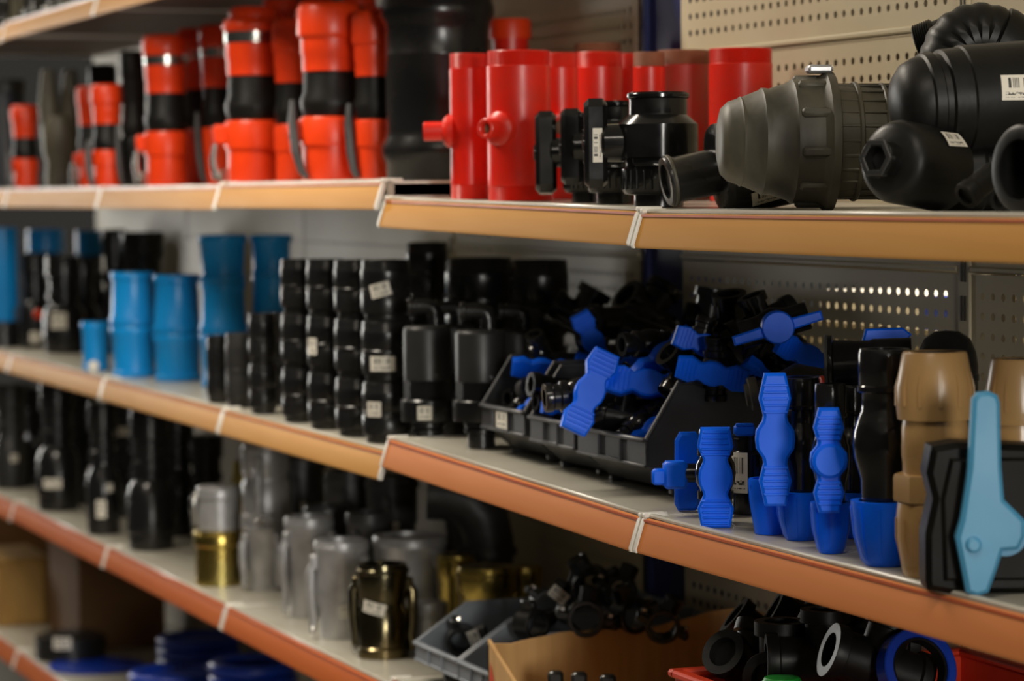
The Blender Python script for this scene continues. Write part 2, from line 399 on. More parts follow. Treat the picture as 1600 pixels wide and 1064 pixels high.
# the other side of the rack, glimpsed through the holes of the nearest bay
for nm, xa, xb, m_, lab in (('white_carton', -0.70, -0.39, WHITE, 'white carton behind the perforated panel'), ('blue_carton', -0.38, -0.14, DBLUE, 'blue carton behind the perforated panel')):
    t = thing(nm, lab, 'carton', ((xa + xb) / 2, 0.70, 1.035))
    part('carton_body', MB().box((0, 0, 0.12), (xb - xa, 0.2, 0.24), 0.004), m_, t)
    part('carton_lid', MB().box((0, 0, 0.245), (xb - xa + 0.004, 0.204, 0.02), 0.004), m_, t)
t = thing('rear_shelf', 'beige shelf on the far side of the rack', 'shelf', (-0.4, 0.8, 1.035))
part('tray', MB().box((0, -0.06, -0.0125), (1.6, 0.40, 0.025), 0.003), SHELF, t)
part('price_strip', MB().box((0, 0.135, -0.02), (1.6, 0.006, 0.04), 0.002), STRIPT, t)

# ------------------------------------------------------------------ placing helper
STANDS = []
def stand(px, ytop, wpx, s, Y=None, base=None):
    """an upright thing seen at column px; Y = depth of its centre or base = pixel row of its front foot. -> (X, Y, z, R, H)"""
    if Y is None:
        z = ZS[s][1][0]
        P = None
        for _ in range(6):
            d = ray(px, base); tt = (z - CAM.z) / d.z; P = CAM + d * tt; z = zsh(s, P.x)
        R = wpx / 2 * mpp(P); P = P + VH * R
        if P.y < R + 0.013: P = pt(px, base, R + 0.013)
    else:
        P = pt(px, ytop, Y); R = wpx / 2 * mpp(P)
    z = zsh(s, P.x) + 0.0006; H = pt(px, ytop, P.y).z - z
    STANDS.append((px, P.x, P.y, R, s))
    return P.x, P.y, z, R, H
VR = 69.0          # turns a thing's local -Y towards the camera, local +X to the picture's right
# ================================================================== UPPER SHELF, near bays
def red_pipe(px, top, w, Y, label, nipple=None, rim=None, m_=None, dr=0.0, s='U'):
    x, y, z, R, H = stand(px, top, w, s, Y); m_ = m_ or RED
    t = thing('red_pipe_fitting', label, 'pipe fitting', (x, y, z), VR, 'red threaded pipe fittings')
    th = H * 0.095
    def thread(z0):
        p = []; n = 9
        for k in range(n): zz = z0 + th * k / n; p += [(R * 0.965, zz), (R * 0.99, zz + th / n * 0.5)]
        p += [(R * 0.965, z0 + th), (R * 0.86, z0 + th), (R * 0.86, z0)]
        return MB().lathe(p, 36, closed=True)
    part('pipe_body', MB().tubewall(R, R * 0.86, th, H - th, 36), m_, t)
    part('threaded_end', thread(0.0), rim or m_, t); part('threaded_end', thread(H - th), rim or m_, t)
    if nipple:
        ang, zf, ln, rr = nipple
        M = T_(0, 0, H * zf) @ R_(ang, 'Z') @ R_(90, 'Y')
        part('boss', MB().lathe([(rr * 1.0, R * 0.8), (rr * 1.75, R * 0.85), (rr * 1.7, R + 0.004), (rr * 1.3, R + 0.010), (rr, R + 0.011)], 24, M), m_, t)
        if ln > 0:
            part('nipple', MB().tubewall(rr, rr * 0.58, R * 0.9, R + ln, 24, M), m_, t)
        else:
            part('socket_rim', MB().tubewall(rr * 1.75, rr * 1.2, R + 0.002, R + 0.014, 24, M), m_, t)
        part('bore', MB().lathe([(0, R + (ln if ln > 0 else 0.012) - 0.010), (rr * 0.62 if ln > 0 else rr * 1.22, R + (ln if ln > 0 else 0.012) - 0.010)], 20, M), GOLDIN, t)
red_pipe(732, 84, 60, 0.085, 'slim red pipe fitting with its nipple pointing left, beside the big black sleeve', (178, 0.47, 0.040, 0.0145))
red_pipe(810, 80, 100, 0.11, 'wide front red pipe fitting with a nipple facing out', (-128, 0.48, 0.034, 0.0145))
red_pipe(874, 83, 58, 0.205, 'red pipe fitting with a round socket, behind the black valve handles', (-84, 0.49, 0.0, 0.0125))
red_pipe(935, 82, 76, 0.285, 'red pipe fitting in the back row, directly behind the black valves', m_=RED)
red_pipe(934, 68, 74, 0.39, 'tall dark red pipe fitting against the panel, its rim above the others', rim=RIM)
red_pipe(985, 84, 48, 0.365, 'narrow red pipe fitting in front of the navy post')
red_pipe(1014, 82, 50, 0.285, 'narrow red pipe fitting with a dusty brown rim', rim=RIM)
red_pipe(1068, 79, 84, 0.35, 'wide dusty red pipe fitting with a broad brown rim', rim=RIM, m_=REDD)
red_pipe(1157, 76, 100, 0.37, 'clean wide red pipe fitting, rightmost of the back row')
x, y, z, R, H = stand(797, 30, 66, 'U', 0.38)
t = thing('red_capped_pipe', 'dark red capped pipe standing behind the big black sleeve', 'pipe fitting', (x, y, z))
part('pipe_body', MB().lathe([(0, 0), (R * .86, 0), (R * .86, H - 0.03), (0, H - 0.03)], 28), RED, t)
part('cap', MB().lathe([(R * .8, H - 0.034), (R, H - 0.034), (R, H - 0.006), (R * .94, H), (0, H)], 28), ORANGE, t)

x, y, z, R, H = stand(682, -30, 180, 'U', 0.21)
t = thing('rubber_sleeve', 'huge glossy black sleeve with flared ends', 'pipe sleeve', (x, y, z), VR)
k = R * 0.955
part('sleeve_body', MB().lathe([(k * .86, 0), (k * .93, 0), (k * .96, 0.004), (k * .985, 0.03), (R, 0.045), (R, 0.06), (k * .97, 0.072), (k * .95, 0.085), (k * .95, H * .62), (k * .957, H * .625), (k * .957, H * .635), (k * .95, H * .64), (k * .95, H - .085), (k * .97, H - .072), (R, H - .06), (R, H - .045), (k * .985, H - .03), (k * .96, H - .004), (k * .86, H)], 56), BLACK, t)
part('bore', MB().tubewall(k * .858, k * .84, 0.002, H - 0.002, 40), DARKIN, t)

def t_valve(px, top, w, Y, label, hx, stick=False, hh=0.115, lean=0):
    x, y, z, R, H = stand(px, top, w, 'U', Y)
    t = thing('union_valve', label, 'valve', (x, y, z), VR, 'black union valves with plate handles')
    part('body', MB().lathe([(0, 0), (R * .62, 0), (R * .62, H * .10), (R * .84, H * .11), (R * .90, H * .14), (R * .92, H * .33), (R * .86, H * .345), (R * .83, H * .36), (R * .83, H * .42), (R, H * .43), (R, H * .72), (R * .96, H * .735), (R * .74, H * .80), (R * .73, H * .82), (R * .73, H * .97), (R * .70, H), (R * .58, H), (R * .58, H * .85), (0, H * .85)], 40), BLACKG, t)
    part('top_ring', MB().tubewall(R * .785, R * .74, H * .945, H * .992, 40), BLACKG, t)
    nut = MB()
    for k in range(28):
        a = 2 * PI * k / 28; nut.box((R * .915 * math.cos(a), R * .915 * math.sin(a), H * .235), (0.0022, 0.0022, H * .17), 0.0005, )
    part('nut_ribs', nut, BLACKG, t)
    M = T_(0, 0, H * .56) @ R_(-90, 'Y')
    part('stem', MB().lathe([(H * .17, R * .4), (H * .17, R * 1.05), (H * .165, R * 1.35), (H * .14, R * 1.42), (H * .14, hx), (0, hx)], 28, M), BLACKG, t)
    poly = [(-hh * .5, -0.016), (hh * .5, -0.016), (hh * .62, -0.006), (hh * .62, 0.010), (hh * .56, 0.016), (-hh * .56, 0.016), (-hh * .62, 0.010), (-hh * .62, -0.006)]
    MH = T_(-hx, 0, H * .56) @ R_(-90, 'Y') @ R_(lean, 'Z')
    part('handle', MB().prism(poly, 0.030, MH, 0.006), BLACKG, t)
    part('handle_cap', MB().lathe([(0, 0.029), (0.011, 0.029), (0.011, 0.032), (0, 0.033)], 20, MH), BLACKG, t)
    if stick: flat_sticker(t, T_(-hx - 0.013, -0.0166, H * .54) @ R_(90, 'X') @ R_(90, 'Z'), 0.044, 0.0125)
t_valve(1028, 144, 126, 0.105, 'black union valve with a stickered plate handle, nearest of the three', 0.066, True, 0.093)
t_valve(960, 158, 96, 0.135, 'middle black union valve, its handle half hidden', 0.044, False, 0.084)
t_valve(918, 176, 84, 0.145, 'farthest black union valve, its plate handle turned outward', 0.044, False, 0.094, 10)

def lying(name, label, cat, P0, P1, prof, m_, n=40, partname='body', group=None):
    """thing turned about the line P0-P1; prof = (along 0..1, radius)"""
    base = Vector((P0 + P1) / 2); base.z = min(P0.z, P1.z) - max(r for _, r in prof)
    t = thing(name, label, cat, base, 0, group)
    L = (P1 - P0).length; M = axm(P0 - base, P1 - base)
    part(partname, MB().lathe([(r, a * L) for a, r in prof], n, M), m_, t)
    return t, M, L
# big grey filter lying on its side
q = 3.46 / F
P0 = pt(1122, 217, 0.055); P0.z = zsh('U', P0.x) + 0.0845; P1 = P0 + Vector((rh.x, rh.y, 0)) * 0.232 + Vector((fh.x, fh.y, 0)) * 0.012; P1.z = P0.z - 0.002
t, M, L = lying('filter_housing', 'big dusty grey cone-shaped filter housing lying on its side', 'filter', P0, P1,
    [(0, 0), (0.0, 34 * q), (.015, 52 * q), (.05, 62 * q), (.10, 67 * q), (.11, 70 * q), (.12, 69 * q), (.21, 80 * q), (.22, 83 * q), (.24, 83 * q), (.26, 82 * q), (.36, 92 * q), (.375, 97 * q), (.39, 96 * q), (.53, 99 * q), (.55, 99 * q), (.56, 90 * q), (.57, 90 * q), (1.0, 84 * q), (1.0, 0)], DUSTY, 56)
part('flange', MB().lathe([(97 * q, L * .50), (103 * q, L * .53), (108 * q, L * .545), (108 * q, L * .585), (103 * q, L * .59), (88 * q, L * .59)], 56, M), DUSTY, t)
for a in range(10):
    part('grip_rib', MB().box((97 * q, 0, L * .475), (0.010, 0.012, L * .17), 0.003, M @ R_(a * 36 + 10, 'Z')), DUSTY, t)
for k, a in enumerate((.70, .84, .97)):
    part('hoop', MB().tubewall((93 - 2 * k) * q, 84 * q, L * a - .003, L * a + .003, 48, M), DUSTY, t)
for a in range(24):
    part('fine_rib', MB().box((87.5 * q, 0, L * .77), (0.004, 0.004, L * .36), 0.001, M @ R_(a * 15, 'Z')), DUSTY, t, label=None)
part('latch', MB().box((112 * q, 0, L * .52), (0.010, 0.034, 0.030), 0.003, M @ R_(90, 'Z')), ALU, t, label='grey latch on top')
# black funnel reducer behind it
P0 = pt(1040, 291, 0.060); P0.z = zsh('U', P0.x) + 0.034
P1 = P0 + Vector((rh.x, rh.y, 0)) * 0.185 + Vector((fh.x, fh.y, 0)) * 0.035 + uz * 0.036
t, M, L = lying('funnel_reducer', 'black funnel-shaped reducer with its spout resting on the shelf edge', 'pipe fitting', P0, P1,
    [(.04, 0.022), (0.0, 0.022), (0.0, 0.030), (.02, 0.032), (.05, 0.032), (.07, 0.029), (.33, 0.029), (.34, 0.046), (.355, 0.055), (.38, 0.059), (1.0, 0.060), (1.0, 0)], BLACK, 48)
part('bore', MB().lathe([(0, L * .03), (0.0222, L * .03)], 28, M), DARKIN, t)
part('spout_ring', MB().tubewall(0.033, 0.029, L * .02, L * .05, 32, M), DUSTY, t)
part('sticker', patch(0.0612, 0, 0, 0.024, 0.044, 0.12, swap=True), PAPER, t, label='white barcode sticker', M=M @ T_(0, 0, L * .60) @ R_(222, 'Z'))
# small tee seen behind the valves
# reducer with the six-sided mouth
P0 = pt(1368, 246, 0.055); z0 = zsh('U', P0.x); P0.z = z0 + 0.060
P1 = P0 + Vector((rh.x, rh.y, 0)) * 0.080 + Vector((fh.x, fh.y, 0)) * 0.075 - uz * 0.013
t, M, L = lying('hex_mouth_reducer', 'black reducer with a short open mouth pointing left', 'pipe fitting', P0, P1,
    [(.10, 0.0125), (0, 0.0125), (0, 0.020), (.01, 0.0215), (.06, 0.0215), (.08, 0.020), (.18, 0.020), (.20, 0.034), (.24, 0.041), (.32, 0.045), (1.0, 0.046), (1, 0)], BLACKM, 44)
part('bore', MB().lathe([(0, L * .09), (0.0127, L * .09)], 6, M), DARKIN, t)
part('sticker', patch(0.0472, 0, 0, 0.020, 0.034, 0.1, swap=True), PAPER, t, label='white barcode sticker', M=M @ T_(0, 0, L * .78) @ R_(140, 'Z'))
part('mouth_ring', MB().tubewall(0.0225, 0.0150, -0.002, 0.008, 6, M), DGREY, t)
# big domed cap on top
P0 = pt(1396, 160, 0.115); P1 = pt(1680, 128, 0.32)
P0.z = pt(1398, 164, 0.115).z; P1.z = P0.z + 0.014
t, M, L = lying('domed_end_cap', 'large black domed end cap with a barcode sticker, on top of the pile', 'pipe fitting', P0, P1,
    [(0, 0), (0.005, 0.018), (.02, 0.033), (.06, 0.044), (.12, 0.050), (.15, 0.051), (.16, 0.054), (.21, 0.055), (.22, 0.052), (.25, 0.053), (.26, 0.057), (.36, 0.058), (.37, 0.060), (1.0, 0.060), (1, 0)], BLACKM, 56)
part('sticker', patch(0.0612, 0, 0, 0.028, 0.044, -0.06, swap=True), PAPER, t, label='white barcode sticker', M=M @ T_(0, 0, L * .60) @ R_(172, 'Z'))
# its second sticker hangs below, on the small tube
# segmented elbow at the back
c0 = pt(1530, 98, 0.29); pts = []
for k in range(8):
    a = math.radians(178 - k * 20)
    pts.append(c0 + Vector((rh.x, rh.y, 0)) * (0.030 * math.cos(a)) + uz * (0.030 * math.sin(a)))
base = Vector((c0.x, c0.y, c0.z - 0.06))
t = thing('segmented_elbow', 'black ribbed elbow at the top right of the pile', 'pipe fitting', base)
fine = []; fr = []
for k in range(len(pts) - 1):
    for j in (0.0, 0.12, 0.88):
        fine.append(pts[k].lerp(pts[k + 1], j) - base); fr.append(0.040 if j else 0.0375)
part('elbow_body', MB().tube(fine, fr, 36), BLACKM, t)
a0, a1 = pt(1436, 72, 0.26), pt(1462, 62, 0.275)
part('threaded_mouth', MB().lathe([(0.0, 0), (0.016, 0)] + [(0.024 + 0.0016 * (k % 2), k * 0.0014) for k in range(16)] + [(0.022, 0.024), (0.022, 0.05)], 32, axm(a0 - base, a1 - base)), BLACKM, t)
b0, b1 = pts[-1] - base, pts[-1] - base + Vector((rh.x, rh.y, 0)) * 0.06 - uz * 0.03
part('end_sleeve', MB().lathe([(0.036, -0.01), (0.045, -0.008), (0.046, 0.0), (0.044, 0.012), (0.044, 0.05), (0, 0.05)], 36, axm(b0, b1)), BLACKM, t)
# what the domed cap and the elbow rest on
A = pt(1468, 290, 0.175); A.z = zsh('U', A.x) + 0.0405; B = A + Vector((rh.x, rh.y, 0)) * 0.15
t, M, L = lying('prop_coupling', 'black coupling lying in shadow under the domed cap', 'pipe fitting', A, B, [(.04, 0.030), (0, 0.030), (0, 0.038), (.03, 0.040), (.30, 0.040), (.33, 0.036), (.67, 0.036), (.70, 0.040), (1, 0.040), (1, 0)], BLACKM)
part('bore', MB().lathe([(0, L * .04), (0.0302, L * .04)], 28, M), DARKIN, t)
zs_ = zsh('U', c0.x); hh_ = c0.z - 0.012 - zs_
t = thing('prop_stub', 'upright black stub carrying the ribbed elbow', 'pipe fitting', (c0.x, c0.y, zs_ + 0.0005))
part('stub_body', MB().lathe([(0, 0), (0.044, 0), (0.046, 0.003), (0.046, hh_ * .4), (0.040, hh_ * .45), (0.038, hh_), (0, hh_)], 32), BLACKM, t)
part('stub_ring', MB().tubewall(0.049, 0.044, hh_ * .30, hh_ * .36, 32), BLACKM, t)
# small parts in the right corner of the shelf
def small_tube(name, label, A, B, r, m_=BLACKM, bore=True):
    base = (A + B) / 2; base = Vector((base.x, base.y, min(A.z, B.z) - r)); M = axm(A - base, B - base); L = (B - A).length
    t = thing(name, label, 'pipe fitting', base, 0, 'small black fittings at the right end')
    part('tube_body', MB().lathe([(r * .7, 0.006), (r * .7, 0), (r * 1.08, 0), (r * 1.12, 0.003), (r * 1.12, 0.012), (r, 0.014), (r, L * .72), (r * .78, L * .76), (r * .78, L), (0, L)], 28, M), m_, t)
    part('bore', MB().lathe([(0, 0.005), (r * .72, 0.005)], 20, M), DARKIN, t)
    return t, M
A = pt(1508, 306, 0.115); B = pt(1572, 248, 0.17); z0 = zsh('U', A.x); A.z = z0 + 0.018; B.z = z0 + 0.052
small_tube('spigot_tube', 'slim black tube leaning against the pile at its right', A, B, 0.0135)
A = pt(1562, 306, 0.10); B = pt(1625, 296, 0.155); A.z = zsh('U', A.x) + 0.0155; B.z = A.z
small_tube('short_nipple', 'short black open nipple lying in the right corner', A, B, 0.0125)
A = pt(1592, 243, 0.075); B = pt(1660, 236, 0.13); A.z = zsh('U', A.x) + 0.045; B.z = A.z
t, M, L = lying('flanged_socket', 'big black flanged socket cut off by the right edge', 'pipe fitting', A, B, [(.05, 0.030), (0, 0.030), (0, 0.040), (.04, 0.044), (.14, 0.044), (.16, 0.037), (1, 0.037), (1, 0)], BLACKM)

# ================================================================== UPPER SHELF, far bays: orange couplings
def orange_coupling(px, top, w, Y, label, clamp=True, hook=1, cap2=False, s='U', dark=False, base=None):
    x, y, z, R, H = stand(px, top, w, s, Y, base)
    O = BLACKM if dark else ORANGE
    t = thing('pipe_coupling', label, 'coupling', (x, y, z), VR + rnd.uniform(-8, 8), 'orange and black couplings on the upper shelf')
    part('base_socket', MB().lathe([(0, 0), (R * .86, 0), (R * .88, 0.004), (R * .88, H * .205), (R * .95, H * .21), (R * .96, H * .225), (R * .96, H * .35), (R * .92, H * .365), (R * .78, H * .37)], 32), O, t)
    part('rubber_sleeve', MB().lathe([(R * .80, H * .36), (R * .86, H * .38), (R * .93, H * .43), (R * .93, H * .46), (R * .84, H * .50), (R * .82, H * .60), (R * .78, H * .63)], 32), BLACKM, t)
    top_z = 0.94 if cap2 else 1.0
    part('collar', MB().lathe([(R * .76, H * .615), (R * .86, H * .62), (R * .86, H * .70), (R * .90, H * .715), (R * .90, H * .80), (R * .8, H * .81)], 32), O, t)
    if clamp: part('clamp_band', MB().lathe([(R * .84, H * .80), (R * .925, H * .802), (R * .925, H * .862), (R * .84, H * .864)], 32), STEEL, t)
    c0 = .862 if clamp else .80
    part('cap', MB().lathe([(R * .85, H * c0), (R * .93, H * (c0 + .002)), (R * .99, H * (c0 + .018)), (R * 1.0, H * (c0 + .03)), (R * .99, H * (top_z - .035)), (R * .90, H * (top_z - .005)), (R * .84, H * top_z), (0, H * top_z)], 32), O, t)
    if cap2: part('top_plug', MB().lathe([(R * .78, H * .93), (R * .78, H * .975), (R * .68, H), (0, H)], 28), O, t)
    if hook:
        part('lug', MB().box((-R * 1.04, -R * .1, H * .29), (R * .5, R * .46, H * .11), 0.004), O, t)
        if hook == 1: P = [(-R * 1.22, -R * .2, H * .26), (-R * 1.30, -R * .22, H * .15), (-R * 1.20, -R * .25, H * .05), (-R * 1.02, -R * .28, H * .03), (-R * .94, -R * .32, H * .10)]
        else: P = [(-R * 1.10, -R * .45, H * .46), (-R * 1.10, -R * .55, H * .34), (-R * 1.0, -R * .66, H * .18), (-R * .84, -R * .78, H * .07), (-R * .66, -R * .86, H * .03)]
        part('hook_lever', MB().tube(P, [0.005, 0.0085, 0.0085, 0.007, 0.005], 10), STEEL if hook == 1 else ALUD, t)
    return t
orange_coupling(258, 55, 74, 0.10, 'orange and black coupling with a steel clamp, leftmost of the clamped ones', True, 1)
orange_coupling(303, 45, 56, 0.205, 'slim clamped orange coupling, second of the clamped ones', True, 2)
orange_coupling(338, 40, 56, 0.20, 'slim clamped orange coupling, third of the clamped ones', True, 2)
orange_coupling(396, 12, 100, 0.11, 'wide orange coupling with steel clamp and stepped cap', True, 1, True)
orange_coupling(456, 30, 64, 0.15, 'narrow orange coupling without a clamp, between two wide ones', False, 0)
orange_coupling(516, 5, 106, 0.10, 'wide orange coupling with a long grey lever on its left', False, 2)
orange_coupling(582, 18, 66, 0.14, 'orange coupling beside the huge black sleeve', False, 2)
orange_coupling(494, -2, 70, 0.26, 'orange coupling standing behind the wide ones, only its cap showing', False, 0, True)
orange_coupling(560, -8, 70, 0.28, 'tall orange coupling in the back row near the black sleeve', False, 0, True)
orange_coupling(440, -8, 60, 0.30, 'orange coupling at the back, between the wide caps', False, 0)
# dark and small ones further left
orange_coupling(208, 80, 44, 0.10, 'slim all-black coupling left of the first clamped one', False, 2, dark=True)
orange_coupling(166, 132, 50, 0.05, 'small orange coupling with a black waist, in front of the slim black one', False, 2)
orange_coupling(140, 135, 42, 0.12, 'small orange coupling with a grey lever, beside the dusty black casting', False, 1)
orange_coupling(160, 100, 46, 0.24, 'dark coupling behind the two small orange ones', False, 0, dark=True)
orange_coupling(38, 165, 44, 0.06, 'small orange coupling at the far left end of the shelf', False, 2)
x, y, z, R, H = stand(92, 105, 62, 'U', 0.10)
t = thing('valve_casting', 'dusty black two-pronged casting left of the orange couplings', 'casting', (x, y, z), VR)
part('lower_body', MB().lathe([(0, 0), (R * .75, 0), (R * .8, H * .1), (R * .72, H * .22), (R * .9, H * .3), (R * .95, H * .5), (R * .7, H * .6), (0, H * .62)], 28), DUSTY, t)
for sx in (-1, 1):
    part('prong', MB().tube([(sx * R * .45, 0, H * .4), (sx * R * .56, 0, H * .7), (sx * R * .55, 0, H * .98)], [R * .5, R * .52, R * .34], 14), DUSTY, t)
x, y, z, R, H = stand(8, 125, 62, 'U', 0.10)
t = thing('capped_cylinder', 'dark slate cylinder cut off by the left edge of the upper shelf', 'pipe fitting', (x, y, z))
part('cylinder_body', MB().lathe([(0, 0), (R, 0), (R, H * .88), (R * .97, H * .89)], 32), mat('slate_plastic', (50, 54, 62), 0.4), t)
part('lid', MB().lathe([(R * .97, H * .88), (R * 1.04, H * .89), (R * 1.04, H * .97), (R, H), (0, H)], 32), DGREY, t)
# top shelf: small dark bottles
for k, (px, w, m_) in enumerate(((6, 34, BLACKG), (28, 26, SMOKE), (52, 30, BLACKG), (78, 30, BLACKG), (104, 26, SMOKE))):
    P = pt(px, 20, 0.07 + 0.03 * (k % 2)); R = w / 2 * mpp(P); z = zsh('T', P.x)
    t = thing('shiny_cap_fitting', 'shiny dark fitting on the top shelf, %s from the left' % ORD[k], 'pipe fitting', (P.x, P.y, z), 0, 'shiny dark fittings on the top shelf')
    part('fitting_body', MB().lathe([(0, 0), (R, 0), (R, 0.05), (R * .7, 0.07), (R * .7, 0.12), (0, 0.12)], 24), m_, t)
    part('collar', MB().tubewall(R * 1.06, R * .9, 0.015, 0.035, 24), STEEL if k % 2 else m_, t)

# ================================================================== MIDDLE SHELF, far bays
def blue_coupling(X, Y, z, R, H, label, flare=1):
    t = thing('blue_coupling', label, 'coupling', (X, Y, z), VR, 'bright blue pipe couplings')
    p = [(R * .80, 0), (R * .98, 0), (R, 0.002), (R, H * .14), (R * .93, H * .20), (R * .87, H * .80), (R * .88, H * .86), (R * .94, H * .88), (R * .94, H - .002), (R * .92, H), (R * .80, H)]
    if flare < 0: p = [(r, H - z_) for r, z_ in reversed(p)]
    part('coupling_body', MB().lathe(p, 36), SKY, t)
    part('bore', MB().tubewall(R * .80, R * .76, 0.001, H - 0.001, 28), DARKIN, t)
    return t
def blue_stack(px, w, base, tops, labels, Y=None):
    x, y, z, R, _ = stand(px, tops[-1], w, 'M', Y, base); z1 = z
    for k, (tp, lab) in enumerate(zip(tops, labels)):
        zt = pt(px, tp, y).z
        if zt - z1 < 0.03: zt = z1 + 0.08
        t = blue_coupling(x, y, z1, R, zt - z1 - 0.001, lab, 1 if k % 2 else -1)
        z1 = zt
    return t
blue_stack(150, 46, 586, [502], ['small blue coupling with a sticker, front left of the blue ones'])
t = blue_stack(205, 74, 592, [508, 424], ['blue coupling at the foot of the left stack of two', 'blue coupling on top of the left stack of two'])
blue_stack(274, 78, 597, [520, 428], ['blue coupling at the foot of the middle stack of two', 'blue coupling on top of the middle stack of two'])
blue_stack(347, 76, None, [520, 440, 366], ['blue coupling at the foot of the tall stack, mostly hidden', 'blue coupling in the middle of the tall stack of three', 'blue coupling on top of the tall stack of three'], 0.17)
blue_stack(423, 66, None, [500, 430, 366], ['lowest coupling of the rightmost blue stack, hidden by black ones', 'second blue coupling of the rightmost stack', 'top blue coupling of the rightmost stack, shaded'], 0.27)
x, y, z, R, H = stand(150, 502, 46, 'M', None, 586)
t = thing('round_tag', 'round pale tag against the small blue coupling', 'tag', (x, y, z), VR)
part('tag_disc', MB().lathe([(0, 0.0), (0.012, 0.0), (0.012, 0.002), (0, 0.002)], 20, T_(0, -R - 0.003, 0.0125) @ R_(90, 'X')), WHITE, t)
# black bottle-shaped fittings at the far left
def bottle(px, top, w, s, base=None, Y=None, label='', neck=0.55, stick=None, m_=BLACK, dot=None, capm=None, capn='cap'):
    x, y, z, R, H = stand(px, top, w, s, Y, base)
    t = thing('reducing_fitting', label, 'pipe fitting', (x, y, z), VR, 'black fittings in the far bays')
    nk = neck = max(neck, 0.70)
    part('fitting_body', MB().lathe([(0, 0), (R * .92, 0), (R * .95, 0.004), (R * .95, H * .12), (R, H * .13), (R, H * .40), (R * .94, H * .42), (R * .90, H * .46), (R * nk, H * .50), (R * nk, H * .56), (R * (nk + .10), H * .57), (R * (nk + .10), H * .63), (R * nk, H * .64), (R * nk, H * .80)], 30), m_, t)
    part(capn, MB().lathe([(R * neck, H * .78), (R * (neck + .14), H * .79), (R * (neck + .14), H * .97), (R * (neck + .1), H), (0, H)], 30), capm or m_, t)
    if stick:
        for (zz, a, ww, hh) in stick: sticker(t, R if zz < .4 else R * neck * 1.02, a, H * zz, ww, hh)
    if dot: part('plug', MB().lathe([(0, 0.0), (0.013, 0), (0.013, 0.006), (0.010, 0.01), (0, 0.01)], 18, R_(dot - 90, 'Z') @ T_(0, R * .99, H * .36) @ R_(-90, 'X')), ORANGE, t, label='orange plug')
    return t
bottle(96, 400, 66, 'M', base=553, label='stout black fitting with a round white sticker, left of the blue couplings', neck=.62, stick=[(.34, -96, 0.04, 0.04)])
bottle(52, 395, 50, 'M', base=545, label='black fitting with an orange plug near the left edge', neck=.6, stick=[(.12, -80, .03, .028)], dot=-70)
bottle(14, 500, 48, 'M', base=540, label='low black fitting with a white sticker in the left corner', neck=.8, stick=[(.25, -85, .045, .028)])
bottle(128, 405, 50, 'M', Y=0.215, label='black fitting with an orange plug, behind the round sticker', neck=.6, dot=-90)
bottle(70, 358, 62, 'M', Y=0.24, label='black fitting with a shaded blue cap at the back', neck=.8, capm=SKY, capn='blue_cap')
bottle(140, 360, 48, 'M', Y=0.30, label='slim black fitting with a shaded blue cap against the panel', neck=.8, capm=SKY, capn='blue_cap')
bottle(178, 358, 46, 'M', Y=0.25, label='tall slim black fitting behind the left blue stack', neck=.7)
bottle(222, 362, 62, 'M', Y=0.30, label='wide dark fitting in shadow above the blue couplings', neck=.95)
x, y, z, R, H = stand(2, 356, 50, 'M', 0.05)
t = thing('blue_tube', 'bright blue upright tube at the left edge of the middle shelf', 'pipe fitting', (x, y, z))
part('tube_body', MB().lathe([(0, 0), (R * .8, 0), (R * .8, H * .3), (R, H * .36), (R, H), (R * .8, H), (R * .8, H * .9), (0, H * .9)], 28), SKY, t)
part('foot', MB().lathe([(R * .8, 0), (R * 1.05, 0.0), (R * 1.05, H * .2), (R * .8, H * .22)], 28), BLACK, t)

# black couplers in stacks
CR, CH = 0.0385, 0.094
def coupler(x, y, z, label, R=CR, H=CH, stick=None, rz=0, m_=BLACK):
    t = thing('black_coupler', label, 'coupler', (x, y, z), VR + rz, 'stacked black couplers')
    sc = (round(R, 4), round(H, 4))
    part('coupler_body', lambda: MB().lathe([(R * .70, 0), (R * .83, 0), (R * .85, 0.003), (R * .85, H * .10), (R * .97, H * .13), (R, H * .22), (R, H * .44), (R * .97, H * .46), (R * .97, H * .54), (R, H * .56), (R, H * .80), (R * .99, H * .84), (R * .96, H * .86), (R * .96, H - .003), (R * .92, H), (R * .80, H), (R * .78, H * .98), (R * .70, 0.002)], 36, closed=True), m_, t, ('c',) + sc)
    part('centre_ridge', lambda: MB().tubewall(R * 1.025, R * .95, H * .47, H * .53, 36), m_, t, ('r',) + sc)
    if stick: sticker(t, R, *stick)
    return t
def coupler_stack(px, w, base, n, where, Y=None, hh=None, sticks={}, m_=BLACK, ytop=None):
    x, y, z, R, H = stand(px, ytop or base - 100, w, 'M', Y, base)
    h = hh or (H / n if ytop else CH)
    for k in range(n):
        lv = 'single' if n == 1 else 'top' if k == n - 1 else 'bottom' if k == 0 else 'second from the bottom' if k == 1 else 'third from the bottom'
        coupler(x, y, z + k * h, 'black coupler, %s of the stack %s' % (lv, where), R, h - 0.0008, sticks.get(k), rnd.uniform(-20, 20), m_)
coupler_stack(341, 36, 642, 1, 'at the left end beside the blue ones', ytop=524)
coupler_stack(376, 46, 650, 1, 'second from the blue ones, dusty', ytop=520, m_=DGREY)
coupler_stack(412, 46, 660, 2, 'third from the blue ones', ytop=489)
coupler_stack(438, 48, None, 2, 'set back, left of the tall wall', Y=0.13, ytop=487)
coupler_stack(470, 60, 673, 3, 'leftmost of the four tall front ones', ytop=404)
coupler_stack(513, 64, 682, 3, 'second of the four tall front ones', ytop=404, sticks={1: (-120, .045, .022, .028)})
coupler_stack(556, 70, None, 3, 'third of the four tall front ones', Y=0.050, ytop=405, sticks={})
